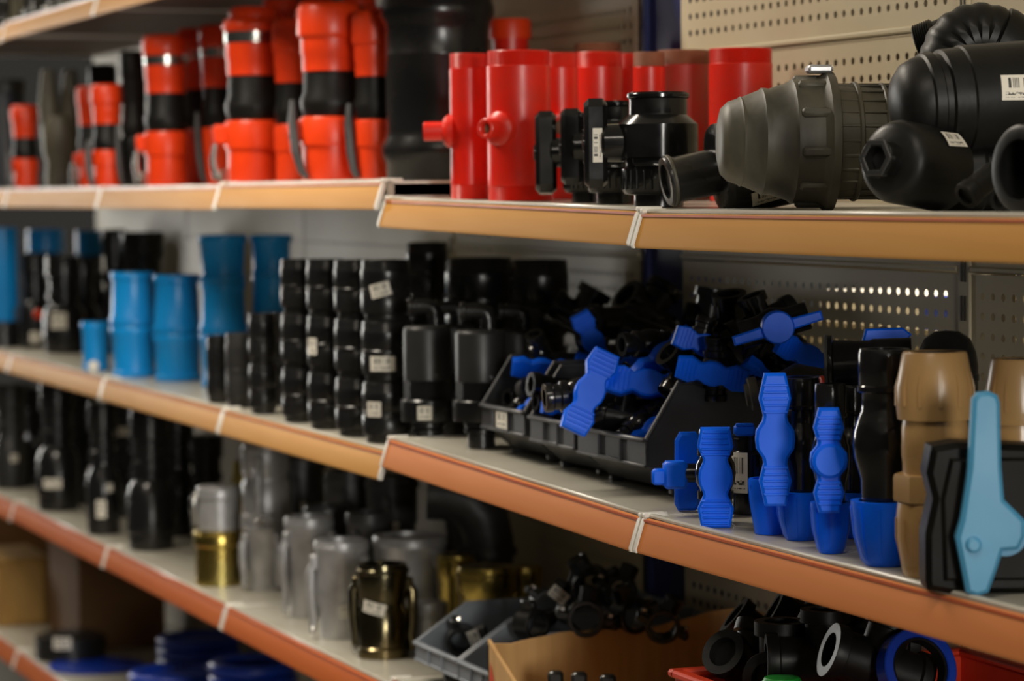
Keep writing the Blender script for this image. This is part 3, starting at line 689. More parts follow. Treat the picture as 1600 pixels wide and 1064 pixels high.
coupler_stack(602, 78, None, 3, 'nearest the air valves', Y=0.056, ytop=405, sticks={0: (-125, .055, .026, .024), 1: (-92, .03, .042, .024), 2: (-102, .05, .034, .022, 0.25)})
coupler_stack(640, 60, None, 2, 'half hidden behind the nearest tall one', Y=0.16, ytop=470)
coupler_stack(667, 66, None, 3, 'at the back, tallest of all', Y=0.28, ytop=378)
coupler_stack(748, 106, None, 2, 'behind the air valves, left of the wide pair', Y=0.30, ytop=402)
coupler_stack(842, 92, None, 2, 'behind the air valves, right of the wide pair', Y=0.36, ytop=405)

# ================================================================== MIDDLE SHELF, near bays: air valves
def air_valve(px, top, w, base, label, Y=None, stick=None):
    x, y, z, R, H = stand(px, top, w, 'M', Y, base)
    t = thing('air_valve', label, 'valve', (x, y, z), VR, 'black air release valves')
    part('stub', MB().lathe([(0, 0), (R * .50, 0), (R * .50, H * .10), (R * .62, H * .105), (R * .62, H * .13), (R * .56, H * .14), (R * .62, H * .15), (R * .62, H * .18), (R * .5, H * .19)], 24), BLACK, t)
    part('base_nut', MB().lathe([(R * .5, H * .185), (R * 1.02, H * .19), (R * 1.04, H * .205), (R * 1.04, H * .33), (R * .98, H * .34)], 12, R_(15, 'Z')), BLACK, t)
    part('hex', MB().lathe([(R * .9, H * .335), (R * .9, H * .47), (R * .8, H * .48)], 8), BLACK, t)
    part('barrel', MB().lathe([(R * .8, H * .46), (R * .90, H * .47), (R * .90, H * .80), (R * .87, H * .82), (R * .80, H * .83), (R * .3, H * .84)], 36), DGREY, t)
    part('outlet_elbow', MB().tube([(R * .3, 0, H * .82), (R * .3, 0, H * .90), (R * .22, 0, H * .945), (R * .05, 0, H * .96), (-R * .5, 0, H * .96)], [R * .30, R * .30, R * .32, R * .30, R * .30], 18), BLACK, t)
    part('outlet_lip', MB().tubewall(R * .36, R * .2, 0, R * .22, 20, T_(-R * .5, 0, H * .96) @ R_(-90, 'Y')), BLACK, t)
    part('bleed_screw', MB().lathe([(0, 0), (R * .09, 0), (R * .09, R * .06), (R * .05, R * .07), (0, R * .07)], 12, T_(R * .35, -R * .84, H * .50) @ R_(90, 'X')), DGREY, t)
    if stick: flat_sticker(t, T_(-R * .10, -R * 1.05, H * .255) @ R_(90, 'X'), *stick)
air_valve(668, 470, 84, 684, 'black air valve nearest the stickered couplers, small label on its nut', stick=(0.022, 0.022))
air_valve(752, 478, 88, 704, 'black air valve standing beside the first bin')
air_valve(806, 478, 76, None, 'black air valve just behind the first bin', Y=0.215)
air_valve(706, 472, 76, None, 'black air valve in the second row, between two front ones', Y=0.19)

# ------------------------------------------------------------------ picking bins
def bin_(X, Y, z, W, D, H, label, m_=BINM, paper=False, rz=90, lip=0.36, rake=0.22):
    """local -x is the open front; width along local y"""
    t = thing('picking_bin', label, 'bin', (X, Y, z), rz, 'open-front picking bins'); th = 0.0028
    zl = H * .27 / .62
    side = [(-D / 2 + 0.045, 0.006), (D / 2 - 0.012, 0.006), (D / 2, H), (-D / 2 + D * rake, H), (-D / 2, H * .50), (-D / 2, H * .27), (-D / 2 + 0.014, H * .24)]
    for s_ in (-1, 1):
        M = T_(0, s_ * W / 2 - (th if s_ > 0 else 0), 0) @ Matrix(((1, 0, 0, 0), (0, 0, 1, 0), (0, 1, 0, 0), (0, 0, 0, 1)))
        part('side_wall', MB().prism(side, th, M), m_, t)
        r_ = MB().tube([(-D / 2, s_ * W / 2, H * .50), (-D / 2 + D * rake, s_ * W / 2, H), (D / 2, s_ * W / 2, H)], 0.0035, 8)
        part('rim', r_, m_, t)
        for xx in (-D / 2 + 0.05, D / 2 - 0.04): part('foot', MB().box((xx, s_ * (W / 2 - 0.014), 0.003), (0.02, 0.012, 0.0065), 0.001), m_, t)
    part('bottom', MB().box((0.0165, 0, 0.0075), (D - 0.058, W - 2 * th, 0.003)), m_, t)
    part('back_wall', MB().hull([(D / 2 - 0.012 + dx, sy * W / 2, 0.006) for dx in (0, th) for sy in (-1, 1)] + [(D / 2 + dx - th, sy * W / 2, H) for dx in (0, th) for sy in (-1, 1)]), m_, t)
    fr = MB()
    fr.hull([(-D / 2 + 0.045 + dx, sy * (W / 2 - th), 0.006) for dx in (0, th) for sy in (-1, 1)] + [(-D / 2 + 0.004 + dx, sy * (W / 2 - th), H * .30) for dx in (0, th) for sy in (-1, 1)])
    part('front_wall', fr, m_, t)
    lp = MB().box((-D / 2 + 0.001, 0, (zl * .62 + H * .50) / 2), (0.004, W + 0.004, H * .50 - zl * .62), 0.001)
    lp.box((-D / 2 - 0.001, 0, H * .50), (0.010, W + 0.006, 0.006), 0.002); lp.box((-D / 2 - 0.0005, 0, zl * .62), (0.006, W + 0.004, 0.004), 0.001)
    part('lip', lp, m_, t)
    fm = MB(); zc = (zl * .62 + H * .50) / 2; hh = (H * .50 - zl * .62) * .62
    for sy in (-W * .16, W * .16): fm.box((-D / 2 - 0.0025, sy, zc), (0.004, 0.003, hh + 0.012), 0.0008)
    fm.box((-D / 2 - 0.0025, 0, zc - hh / 2 - 0.004), (0.004, W * .32, 0.003), 0.0008)
    part('label_frame', fm, m_, t)
    if paper:
        flat_sticker(t, T_(-D / 2 - 0.003, 0, zc) @ R_(-90, 'Z') @ R_(90, 'X'), W * .26, hh + 0.004)
    return t
for xa, xb, H, lab, pp in ((-0.748, -0.578, 0.140, 'dark grey bin farthest of the three, with a paper label on its lip', True),
                       (-0.552, -0.392, 0.140, 'dark grey bin in the middle of the three', False),
                       (-0.376, -0.150, 0.145, 'dark grey bin nearest of the three, overflowing with blue-handled valves', False)):
    D = 0.21; X = (xa + xb) / 2
    bin_(X, 0.068 + D / 2, zsh('M', X) + 0.002, xb - xa, D, H, lab, paper=pp)

# ------------------------------------------------------------------ small ball valves with wing handles
def wing_outline(L=0.058, wc=0.019, ww=0.014, wp=0.021, we=0.017):
    up_ = [(-L, -we), (-L * .62, -wp), (-L * .36, -ww), (-L * .28, -ww * 1.08), (-L * .14, -wc), (0, -wc * 1.05), (L * .14, -wc), (L * .28, -ww * 1.08), (L * .36, -ww), (L * .62, -wp), (L, -we)]
    return up_ + [(-x, -y) for x, y in up_]
def handle_mesh():
    mb = MB().prism(wing_outline(), 0.020, R_(90, 'X'), 0.0025)      # outward = local -y
    for s_ in (-1, 1):
        for k in range(5):
            x = s_ * (0.027 + k * 0.0065); mb.box((x, -0.0202, 0), (0.0028, 0.0024, 0.034 - 0.0012 * k), 0.0008)
    return mb
def vbody_mesh():
    L = 0.052; r = 0.0175
    pr = [(r * .66, -L + .012), (r * .66, -L), (r * 1.08, -L), (r * 1.12, -L + .002), (r * 1.12, -L + .010), (r, -L + .012), (r, -L * .62), (r * 1.22, -L * .58), (r * 1.22, -L * .40), (r * 1.05, -L * .38), (r * 1.3, -L * .22), (r * 1.38, 0)]
    pr = pr + [(a, -b) for a, b in reversed(pr[:-1])]
    return MB().lathe(pr, 28, T_(0, 0.040, 0) @ R_(90, 'Y'))
def wing_valve(P, yaw, pitch, roll, label, sc=1.0, turn=0, hm=BLUE, nut=True):
    rot = R_(VR + yaw, 'Z') @ R_(pitch, 'X') @ R_(roll, 'Y')
    t = thing('wing_ball_valve', label, 'valve', P, 0, 'small ball valves with blue wing handles', rot=rot.to_3x3())
    t.scale = (sc, sc, sc)
    part('handle', handle_mesh, hm, t, 'wing', label='ribbed blue wing handle')
    part('stem', lambda: MB().lathe([(0.010, 0), (0.010, 0.026), (0, 0.026)], 18, R_(-90, 'X')), BLACK, t, 'stem')
    b = part('body', vbody_mesh, BLACKG, t, 'vb')
    if turn: b.matrix_local = R_(turn, 'Y')
    part('bore', lambda: MB().lathe([(0, -0.042), (0.0118, -0.042)], 18, T_(0, 0.040, 0) @ R_(90, 'Y')), DARKIN, t, 'vbore', M=R_(turn, 'Y') if turn else None)
    part('bore', lambda: MB().lathe([(0, 0.042), (0.0118, 0.042)], 18, T_(0, 0.040, 0) @ R_(90, 'Y')), DARKIN, t, 'vbore2', M=R_(turn, 'Y') if turn else None)
    return t
V = [ # px, py, Y, yaw, pitch, roll, label, scale, turn
 (919, 613, 0.045, 10, -8, -64, 'blue wing handle standing tallest, leaning over the front of the nearest bin', 1.0, 60),
 (1012, 603, 0.130, 0, -20, 8, 'blue wing handle lying level in the middle of the nearest bin', .95, 30),
 (1019, 668, 0.118, 30, 8, -35, 'blue handle poking out low behind the lip of the nearest bin', .72, 0),
 (1114, 582, 0.150, -10, 5, 12, 'blue wing handle at the right rim of the nearest bin', .8, 80),
 (1034, 552, 0.165, 25, 20, -40, 'blue wing handle slanting behind the level one', .85, 40),
 (1150, 548, 0.24, 10, 30, 20, 'blue wing handle upside down on top of the heap', .8, 0),
 (1100, 540, 0.170, 10, -5, 20, 'pale-edged blue handle at the crest of the heap', .75, 90),
 (1258, 555, 0.25, 20, 10, 25, 'blue wing handle right of the heap crest', .8, 20),
 (1205, 590, 0.235, -40, 40, 60, 'black valve with a barely visible blue handle at the right of the heap', .7, 10),
 (846, 572, 0.13, 0, 25, 5, 'blue wing handle lying on top of the farthest bin', .75, 70),
 (925, 532, 0.18, 10, 5, 62, 'blue wing handle standing up behind the middle bin', .8, 20),
 (940, 575, 0.20, -10, 10, 20, 'blue wing handle half buried in the middle bin', .7, 60),
 (880, 636, 0.105, 25, 5, 8, 'blue handle end showing low in the middle bin', .62, 0),
 (828, 632, 0.10, 40, 0, -30, 'small blue handle deep in the farthest bin', .5, 0),
 (985, 570, 0.215, -15, 15, -30, 'blue wing handle between the two tall heaps of the nearest bin', .75, 40),
 (1062, 556, 0.235, 30, 10, 35, 'blue wing handle tucked beside the crest of the heap', .6, 10),
]
for (px, py, Y, ya, pi_, ro, lab, sc, tu) in V: wing_valve(pt(px, py, Y), ya, pi_, ro, lab, sc, tu)
# dark trays at the back that carry the shaded fittings
for xa, xb, lab in ((-0.965, -0.52, 'dark tray at the back behind the farther bins'), (-0.50, -0.12, 'dark tray at the back behind the nearest bin')):
    zt = zsh('M', xa) + 0.001; wd_ = xb - xa
    t = thing('storage_tray', lab, 'tray', ((xa + xb) / 2, 0.365, zt), 0, 'dark storage trays')
    for c, d in (((0, -0.068, 0.068), (wd_, 0.004, 0.125)), ((0, 0.068, 0.068), (wd_, 0.004, 0.125)), ((-wd_ / 2 + .002, 0, 0.068), (0.004, 0.136, 0.125)), ((wd_ / 2 - .002, 0, 0.068), (0.004, 0.136, 0.125))):
        part('tray_wall', MB().box(c, d, 0.001), BINM, t)
    part('tray_floor', MB().box((0, 0, 0.007), (wd_, 0.136, 0.006), 0.001), BINM, t)
    part('packing_sheet', MB().box((0, 0, 0.112), (wd_ - .012, 0.124, 0.004), 0.001), BLACKM, t)
# bare black fittings among the valves
def loose_tee(P, rot, label, r=0.018, L=0.055, m_=BLACKG, tee=True):
    t = thing('loose_fitting', label, 'pipe fitting', P, 0, 'loose black fittings in the bins', rot=rot.to_3x3())
    part('barrel', lambda: MB().lathe([(r * .72, -L + .015), (r * .72, -L), (r * 1.12, -L), (r * 1.15, -L + .003), (r * 1.15, -L + .014), (r, -L + .016), (r, L - .016), (r * 1.15, L - .014), (r * 1.15, L - .003), (r * 1.12, L), (r * .72, L), (r * .72, L - .015)], 26, R_(90, 'Y')), m_, t, ('bar', r, L))
    part('bore', lambda: MB().lathe([(0, -L + .014), (r * .74, -L + .014)], 18, R_(90, 'Y')), DARKIN, t, ('bo', r, L))
    part('bore', lambda: MB().lathe([(0, L - .014), (r * .74, L - .014)], 18, R_(90, 'Y')), DARKIN, t, ('bo2', r, L))
    if tee: part('branch', lambda: MB().lathe([(r * .9, 0), (r * .9, r * 1.6), (r * 1.1, r * 1.65), (r * 1.1, r * 2.2), (r * .7, r * 2.2), (r * .7, r * 1.8), (0, r * 1.8)], 24), m_, t, ('br', r, L))
    return t
for px, py, Y, ya, pi_, ro, r, L, lab in (
 (885, 605, 0.125, 20, 0, 6, .016, .055, 'black tube fitting with its open end to the left, in the middle bin'),
 (968, 652, 0.108, 0, 0, 10, .022, .036, 'round black fitting with steel-edged mouth in the nearest bin'),
 (825, 622, 0.12, 30, 0, 0, .014, .035, 'small black socket in the farthest bin'),
 (1075, 580, 0.165, 30, 0, -50, .019, .042, 'black elbow arm rising out of the nearest bin'),
 (1168, 572, 0.215, -30, 0, 35, .022, .05, 'black fitting with a ridged collar at the right of the heap'),
 (1145, 512, 0.26, 60, 0, -15, .022, .05, 'black ring-mouthed fitting on the crest of the heap'),
 (1190, 505, 0.25, 20, 0, -22, .018, .05, 'black tube under the shiny lever on the crest'),
 (1020, 530, 0.30, 0, 0, 20, .024, .05, 'black fitting in the shadow behind the heap'),
 (960, 505, 0.30, 40, 0, 0, .026, .05, 'black round fitting in the shade behind the middle bin'),
 (905, 500, 0.34, 0, 0, 30, .026, .05, 'dark fitting lying against the panel behind the farthest bin'),
 (1105, 505, 0.38, 0, 0, 10, .024, .035, 'dark fitting beside the navy post'),
 (1010, 492, 0.38, 30, 0, 40, .026, .05, 'dark fitting against the navy post')):
    loose_tee(pt(px, py, Y), R_(VR + ya, 'Z') @ R_(ro, 'Y'), lab, r, L, tee=(px % 3 != 0))
P = pt(826, 608, 0.11)
t = thing('grey_ring', 'pale grey ring nut in the farthest bin', 'ring', P, VR + 25)
part('ring_body', MB().tubewall(0.019, 0.012, -0.008, 0.008, 28, R_(70, 'X')), ALUD, t); part('inner_thread', MB().tubewall(0.0122, 0.0105, -0.007, 0.007, 24, R_(70, 'X')), DARKIN, t)
P = pt(1234, 602, 0.19)
t = thing('grey_elbow', 'dusty grey elbow lying right of the heap', 'pipe fitting', P, VR)
part('elbow_body', MB().tube([(-0.055, 0, -0.012), (-0.02, 0, -0.006), (0.01, 0, 0.008), (0.035, 0, 0.004), (0.055, 0, -0.012)], [0.014, 0.017, 0.02, 0.018, 0.015], 18), DUSTY, t)
part('collar', MB().tubewall(0.021, 0.016, -0.006, 0.006, 22, T_(-0.045, 0, -0.010) @ R_(80, 'Y')), DUSTY, t)
# thin shiny lever across the crest
P = pt(1214, 511, 0.20)
t = thing('lever_handle_valve', 'shiny blue lever with a round hub, tilted across the crest of the heap', 'valve', P, VR)
MH = R_(-16, 'Y')
part('hub', MB().lathe([(0, -0.018), (0.019, -0.018), (0.021, -0.015), (0.021, 0.004), (0, 0.004)], 28, R_(90, 'X') @ Matrix.Scale(-1, 4, (0, 0, 1))), BLUE, t)
part('lever', MB().prism([(-0.058, -0.007), (0.0, -0.0085), (0.058, -0.007), (0.058, 0.005), (0, 0.007), (-0.058, 0.005)], 0.012, MH @ R_(90, 'X'), 0.002), BLUE, t)
part('body', MB().lathe([(0.0, -0.045), (0.018, -0.045), (0.018, -0.02), (0.024, 0), (0.018, 0.02), (0.018, 0.045), (0, 0.045)], 24, T_(0, 0.042, 0) @ R_(74, 'Y')), BLACKG, t)
part('stem', MB().lathe([(0.009, 0), (0.009, 0.03)], 16, R_(-90, 'X')), BLACKG, t)

# ------------------------------------------------------------------ front row of valves on the near middle shelf
# wing valve lying with its handle to the camera, and its twin side-on
P = pt(1118, 748, 0.035); P.z = zsh('M', P.x) + 0.060
t = wing_valve(P, -4, 0, 90, 'blue wing handle standing upright in front of the nearest bin', 1.02, 0)
P = pt(1070, 738, 0.055); P.z = zsh('M', P.x) + 0.052
t = thing('side_wing_valve', 'blue valve seen edge-on with a round blue knob, left of the upright wing handle', 'valve', P, VR)
part('wing_plate', MB().prism([(-0.013, -0.050), (0.009, -0.050), (0.014, -0.044), (0.016, 0.040), (0.010, 0.048), (-0.010, 0.048), (-0.016, 0.038), (-0.017, -0.042)], 0.016, T_(0.006, 0.040, 0) @ R_(90, 'X'), 0.004), BLUE, t)
part('knob', MB().box((-0.012, 0, -0.002), (0.030, 0.026, 0.034), 0.004), BLUE, t); part('key', MB().box((-0.032, -0.004, -0.004), (0.018, 0.012, 0.020), 0.003), BLUE, t)
part('spindle', MB().lathe([(0.012, 0), (0.012, 0.035), (0, 0.035)], 20, R_(90, 'Y')), BLACKG, t)
def tagged(px, top, w, base, label, st):
    x, y, z, R, H = stand(px, top, w, 'M', None, base)
    t = thing('black_union', label, 'pipe fitting', (x, y, z), VR)
    part('union_body', MB().lathe([(0, 0), (R * .9, 0), (R * .9, H * .3), (R, H * .33), (R, H * .72), (R * .84, H * .76), (R * .84, H), (R * .66, H), (R * .66, H * .9), (0, H * .9)], 30), BLACKG, t)
    part('ring', MB().tubewall(R * .93, R * .8, H * .9, H * .96, 30), BLACKG, t)
    sticker(t, R, *st); return t
tagged(1176, 672, 66, 806, 'black union with an upright barcode sticker beside the upright wing handle', (-128, 0.052, 0.024, 0.050))
P = pt(1163, 672, 0.115)
t = thing('blue_clip', 'short blue bar lying across the black union', 'clip', P, VR)
part('bar', MB().box((0, 0, 0), (0.026, 0.014, 0.014), 0.003), BLUE, t); part('ridge', MB().box((0, -0.006, 0.007), (0.022, 0.004, 0.004), 0.001), BLUE, t)

def standing_valve(px, top, wb, base, label, hpx, htop, hbot, hw, hub=True, Y=None):
    """blue nut at the foot, black bulbous body, blue wing handle on the picture's left side"""
    x, y, z, R, H = stand(px, top, wb, 'M', Y, base)
    t = thing('standing_ball_valve', label, 'valve', (x, y, z), VR, 'ball valves standing on blue nuts')
    nh = H * .30
    def nut():
        mb = MB().lathe([(0, 0), (R * .60, 0), (R * .74, 0.006), (R * .93, nh * .45), (R * 1.04, nh * .93), (R * 1.04, nh), (R * .8, nh)], 30)
        for k in range(10):
            a = 2 * PI * k / 10; mb.hull([(R * f * math.cos(a + d), R * f * math.sin(a + d), zz) for (f, zz) in ((.72, 0.004), (.96, nh * .45), (1.07, nh * .92), (.7, nh * .9)) for d in (-.06, .06)])
        return mb
    part('blue_nut', nut(), BLUEN, t)
    part('body', MB().lathe([(R * .7, nh * .95), (R * .72, nh), (R * .74, H * .40), (R * .80, H * .43), (R * .93, H * .50), (R * .97, H * .56), (R * .94, H * .62), (R * .82, H * .68), (R * .72, H * .715), (R * .70, H * .74), (R * .70, H * .80), (R * .80, H * .82), (R * .80, H * .98), (R * .76, H), (R * .58, H), (R * .58, H * .9), (0, H * .9)], 34), BLACKG, t)
    part('top_collar', MB().tubewall(R * .84, R * .72, H * .80, H * .835, 34), BLACKG, t)
    if hpx:
        Ph = pt(hpx, (htop + hbot) / 2, y - 0.03); q = mpp(Ph); L = (hbot - htop) / 2 * q; lx = (hpx - px) * q
        hz = Ph.z - z; wd = hw * q / 2
        out = wing_outline(L, wd * 1.0, wd * .62, wd * .86, wd * .56)
        MM = T_(lx, -R * 1.25, hz) @ R_(90, 'Y') @ R_(0, 'X')
        hb = MB().prism(out, 0.018, T_(lx, -R * .95, hz) @ R_(90, 'Y') @ R_(90, 'X'), 0.003)
        for s_ in (-1, 1):
            for k in range(5): hb.box((lx, -R * .95 - 0.0182, hz + s_ * L * (.42 + .1 * k)), (wd * 1.3, 0.002, 0.003), 0.0007)
        part('handle', hb, BLUE, t, label='tall blue wing handle')
        if hub: part('hub', MB().lathe([(0, 0), (wd * .98, 0), (wd * .98, 0.003), (wd * .8, 0.006), (0, 0.006)], 24, T_(lx, -R * .95 - 0.018, hz) @ R_(90, 'X')), BLUE, t)
        part('stem', MB().tube([(lx, -R * .95 + 0.001, hz), (0, -R * .3, H * .55)], 0.009, 14), BLACKG, t)
    return t
standing_valve(1255, 590, 76, 848, 'standing ball valve with the tallest blue wing handle', 1211, 580, 786, 58, hub=False)
standing_valve(1302, 600, 62, 868, 'standing ball valve whose short-topped blue handle has a round hub', 1294, 640, 806, 56)
standing_valve(1383, 545, 104, 890, 'black bulbous valve on a wide blue nut, next to the tan coupling', None, 0, 0, 0)
x, y, z, R, H = stand(1206, 748, 68, 'M', None, 838)
t = thing('blue_union_nut', 'loose blue nut at the foot of the tallest blue handle', 'nut', (x, y, z), VR)
part('nut_body', MB().lathe([(0, 0), (R * .7, 0), (R * .95, H * .6), (R, H * .95), (R * .97, H), (R * .78, H), (R * .78, H * .8), (0, H * .8)], 30), BLUEN, t)
for k in range(9): part('rib', MB().hull([(R * f * math.cos(a), R * f * math.sin(a), zz) for a in (k * .698 - .06, k * .698 + .06) for f, zz in ((.68, .004), (1.02, H * .9), (.6, H * .9))]), BLUEN, t)
# tops seen between the standing valves
standing_valve(1256, 588, 72, None, 'black valve behind the tallest blue handle', None, 0, 0, 0, Y=0.15)
standing_valve(1330, 600, 76, None, 'black valve between the round hub and the bulbous one, set back', None, 0, 0, 0, Y=0.13)
P = pt(1177, 612, 0.17)
t = thing('orange_tab', 'small orange tab at the rim of the nearest bin', 'tab', P, VR)
part('tab_body', MB().box((0, 0, 0), (0.012, 0.008, 0.020), 0.002), ORANGE, t); part('tab_hook', MB().box((0.003, 0.004, -0.010), (0.008, 0.008, 0.006), 0.001), ORANGE, t)
# black tee lying across the tops, mouth to the left
A = pt(1292, 575, 0.115); B = pt(1425, 560, 0.20); B.z = A.z + 0.003
t, M, L = lying('big_black_tee', 'black tee lying across the valve tops, open mouth to the left', 'pipe fitting', A, B,
    [(.1, 0.029), (0, 0.029), (0, 0.0365), (.02, 0.038), (.07, 0.038), (.09, 0.032), (.5, 0.030), (.55, 0.032), (1, 0.032), (1, 0)], BLACKG, 40)
part('bore', MB().lathe([(0, L * .09), (0.0292, L * .09)], 28, M), DARKIN, t)
part('mouth_rim', MB().tubewall(0.0385, 0.030, -0.002, 0.003, 36, M), ALUD, t)
part('branch', MB().lathe([(0.026, 0), (0.026, 0.045), (0.031, 0.048), (0.031, 0.066), (0, 0.066)], 30, M @ T_(0, 0, L * .55) @ R_(95, 'X')), BLACKG, t)
P = pt(1292, 612, 0.135)
t = thing('orange_seal', 'orange seal ring under the mouth of the big tee', 'ring', P, VR)
part('seal_ring', MB().tubewall(0.020, 0.015, -0.003, 0.003, 24, R_(70, 'Y')), ORANGE, t); part('seal_lip', MB().tubewall(0.0155, 0.013, -0.004, 0.004, 24, R_(70, 'Y')), ORANGE, t)
x, y, z, R, H = stand(1480, 516, 96, 'M', 0.20)
t = thing('black_dome_cap', 'round black dome peeping up behind the tan coupling', 'cap', (x, y, z))
part('dome', MB().lathe([(0, 0), (R * .8, 0), (R * .8, H * .6), (R, H * .66), (R, H * .84), (R * .93, H * .90), (R * .75, H * .96), (R * .4, H * .995), (0, H)], 36), BLACKG, t)
part('dome_ring', MB().tubewall(R * 1.03, R * .9, H * .76, H * .80, 36), BLACKG, t)
P = pt(1385, 522, 0.22)
t = thing('blue_wing_end', 'dark blue handle end behind the black tee', 'handle', P, VR)
part('paddle', MB().prism([(-0.03, -0.008), (0.02, -0.010), (0.028, 0.0), (0.018, 0.008), (-0.026, 0.007)], 0.016, R_(90, 'X'), 0.002), BLUE, t); part('pin', MB().lathe([(0.008, 0), (0.008, 0.03), (0, 0.03)], 14, R_(-90, 'X')), BLACKG, t)

# tan compression couplings
def tan_coupling(px, top, w, base, label, Y=None):
    x, y, z, R, H = stand(px, top, w, 'M', Y, base)
    t = thing('compression_coupling', label, 'coupling', (x, y, z), VR, 'tan compression couplings')
    def nut(z0, z1, flip):
        h = z1 - z0; pr = [(R * .62, 0), (R * .80, 0), (R * .84, h * .04), (R * 1.0, h * .52), (R * 1.0, h * .80), (R * .96, h), (R * .7, h)]
        if not flip: pr = [(a, h - b) for a, b in reversed(pr)]
        mb = MB().lathe([(a, z0 + b) for a, b in pr], 36)
        for k in range(12):
            a = 2 * PI * k / 12
            zz = lambda f: z0 + (h * f if flip else h * (1 - f))
            mb.hull([(R * f * math.cos(a + d), R * f * math.sin(a + d), zz(v)) for f, v in ((.82, .05), (1.03, .52), (1.03, .8), (.7, .5)) for d in (-.05, .05)])
        return mb
    part('lower_nut', nut(0, H * .33, True), BROWN, t); part('upper_nut', nut(H * .70, H, False), BROWN, t)
    part('middle_body', MB().lathe([(R * .8, H * .30), (R * .86, H * .31), (R * .86, H * .40), (R * .83, H * .42), (R * .83, H * .50), (R * .86, H * .54), (R * .86, H * .66), (R * .82, H * .70), (R * .6, H * .72)], 36), BROWN, t)
    part('flange', MB().lathe([(R * .84, H * .33), (R * 1.06, H * .335), (R * 1.08, H * .35), (R * 1.08, H * .44), (R * 1.05, H * .455), (R * .84, H * .46)], 8), BROWN, t)
    part('bore', MB().lathe([(R * .62, H - .001), (R * .62, H * .8), (0, H * .8)], 28), DARKIN, t)
tan_coupling(1470, 550, 122, 908, 'tan compression coupling with ribbed nuts, beside the light blue lever')
tan_coupling(1590, 560, 100, None, 'second tan compression coupling, cut off by the right edge', Y=0.135)
# lever valve at the right
x, y, z, R, H = stand(1545, 690, 70, 'M', None, 938)
t = thing('lever_valve', 'black flat valve with a long light blue lever, nearest the camera', 'valve', (x, y, z), VR)
q = mpp(pt(1545, 800, y))
part('body', MB().prism([(-95 * q, 0.004), (-60 * q, 0.0), (70 * q, 0), (110 * q, 40 * q), (112 * q, 200 * q), (80 * q, 232 * q), (-50 * q, 238 * q), (-88 * q, 232 * q), (-96 * q, 190 * q), (-86 * q, 150 * q), (-98 * q, 95 * q), (-98 * q, 20 * q)], 0.055, T_(0, 0.055, 0) @ R_(90, 'X'), 0.006), mat('oiled_black_casting', (15, 15, 13), 0.45, col2=(24, 23, 19), nscale=20, spec=0.12), t)
part('face_plate', MB().prism([(-70 * q, 22 * q), (70 * q, 22 * q), (88 * q, 60 * q), (88 * q, 190 * q), (60 * q, 214 * q), (-60 * q, 214 * q), (-74 * q, 150 * q)], 0.010, T_(0, 0.004, 0) @ R_(90, 'X'), 0.003), mat('oiled_black_casting', (15, 15, 13), 0.45, col2=(24, 23, 19), nscale=20, spec=0.12), t)
lev = [(-40, 6), (-24, 0), (-6, 6), (8, 44), (16, 70), (40, 72), (50, 92), (50, 118), (34, 134), (18, 150), (14, 200), (12, 300), (8, 312), (-4, 318), (-22, 316), (-30, 306), (-36, 200), (-48, 120), (-56, 92), (-50, 60)]
part('lever', MB().prism([((a - 2) * q, b * q + 0.002) for a, b in lev], 0.020, T_(0, -0.012, 0) @ R_(90, 'X'), 0.004), LBLUE, t, label='light blue lever')
part('lever_pin', MB().lathe([(0, 0), (13 * q, 0), (12 * q, 0.004), (8 * q, 0.006), (0, 0.006)], 20, T_(-32 * q, -0.031, 84 * q) @ R_(90, 'X')), LBLUE, t)
part('lever_hub', MB().lathe([(0, -0.002), (34 * q, -0.002), (36 * q, 0.004), (36 * q, 0.022), (0, 0.022)], 28, T_(22 * q, 0.008, 98 * q) @ R_(90, 'X')), LBLUE, t)
x, y, z, R, H = stand(1660, 690, 90, 'M', 0.20)
t = thing('dark_valve_body', 'black valve body at the right edge beside the blue lever', 'valve', (x, y, z), VR)
part('body', MB().lathe([(0, 0), (R * .9, 0), (R, H * .2), (R, H * .7), (R * .7, H * .8), (R * .7, H), (0, H)], 28), BLACKM, t); part('band', MB().tubewall(R * 1.03, R * .9, H * .4, H * .5, 28), BLUE, t)
# ================================================================== LOWER SHELF
bottle(14, 600, 52, 'L', base=765, label='grey-black fitting at the left edge of the lower shelf', neck=.8, stick=[(.3, -70, .02, .02)], m_=DGREY)
bottle(92, 600, 66, 'L', base=803, label='black fitting with a wide white label near the left end of the lower shelf', neck=.55, stick=[(.22, -98, .046, .024)])
bottle(56, 605, 44, 'L', Y=0.15, label='tall black fitting behind the wide white label', neck=.7)
bottle(163, 630, 56, 'L', base=858, label='black fitting with an upright white label, third in the lower front row', neck=.6, stick=[(.20, -90, .022, .040), (.36, -60, .014, .018)])
bottle(232, 640, 74, 'L', base=862, label='wide black fitting just left of the brass cap', neck=.5)
bottle(128, 610, 52, 'L', Y=0.15, label='black fitting half hidden between the two labelled ones', neck=.6, stick=[(.3, -60, .016, .02)])
bottle(200, 615, 56, 'L', Y=0.19, label='tall dark fitting in the second row with a faint label', neck=.75, stick=[(.7, -100, .034, .02)])
bottle(275, 640, 60, 'L', Y=0.20, label='dark fitting behind the brass cap', neck=.75)
bottle(322, 680, 56, 'L', Y=0.24, label='dark fitting in shadow above the silver cup', neck=.8)
bottle(30, 598, 40, 'L', Y=0.25, label='dark slim fitting in the far corner of the lower shelf', neck=.8)

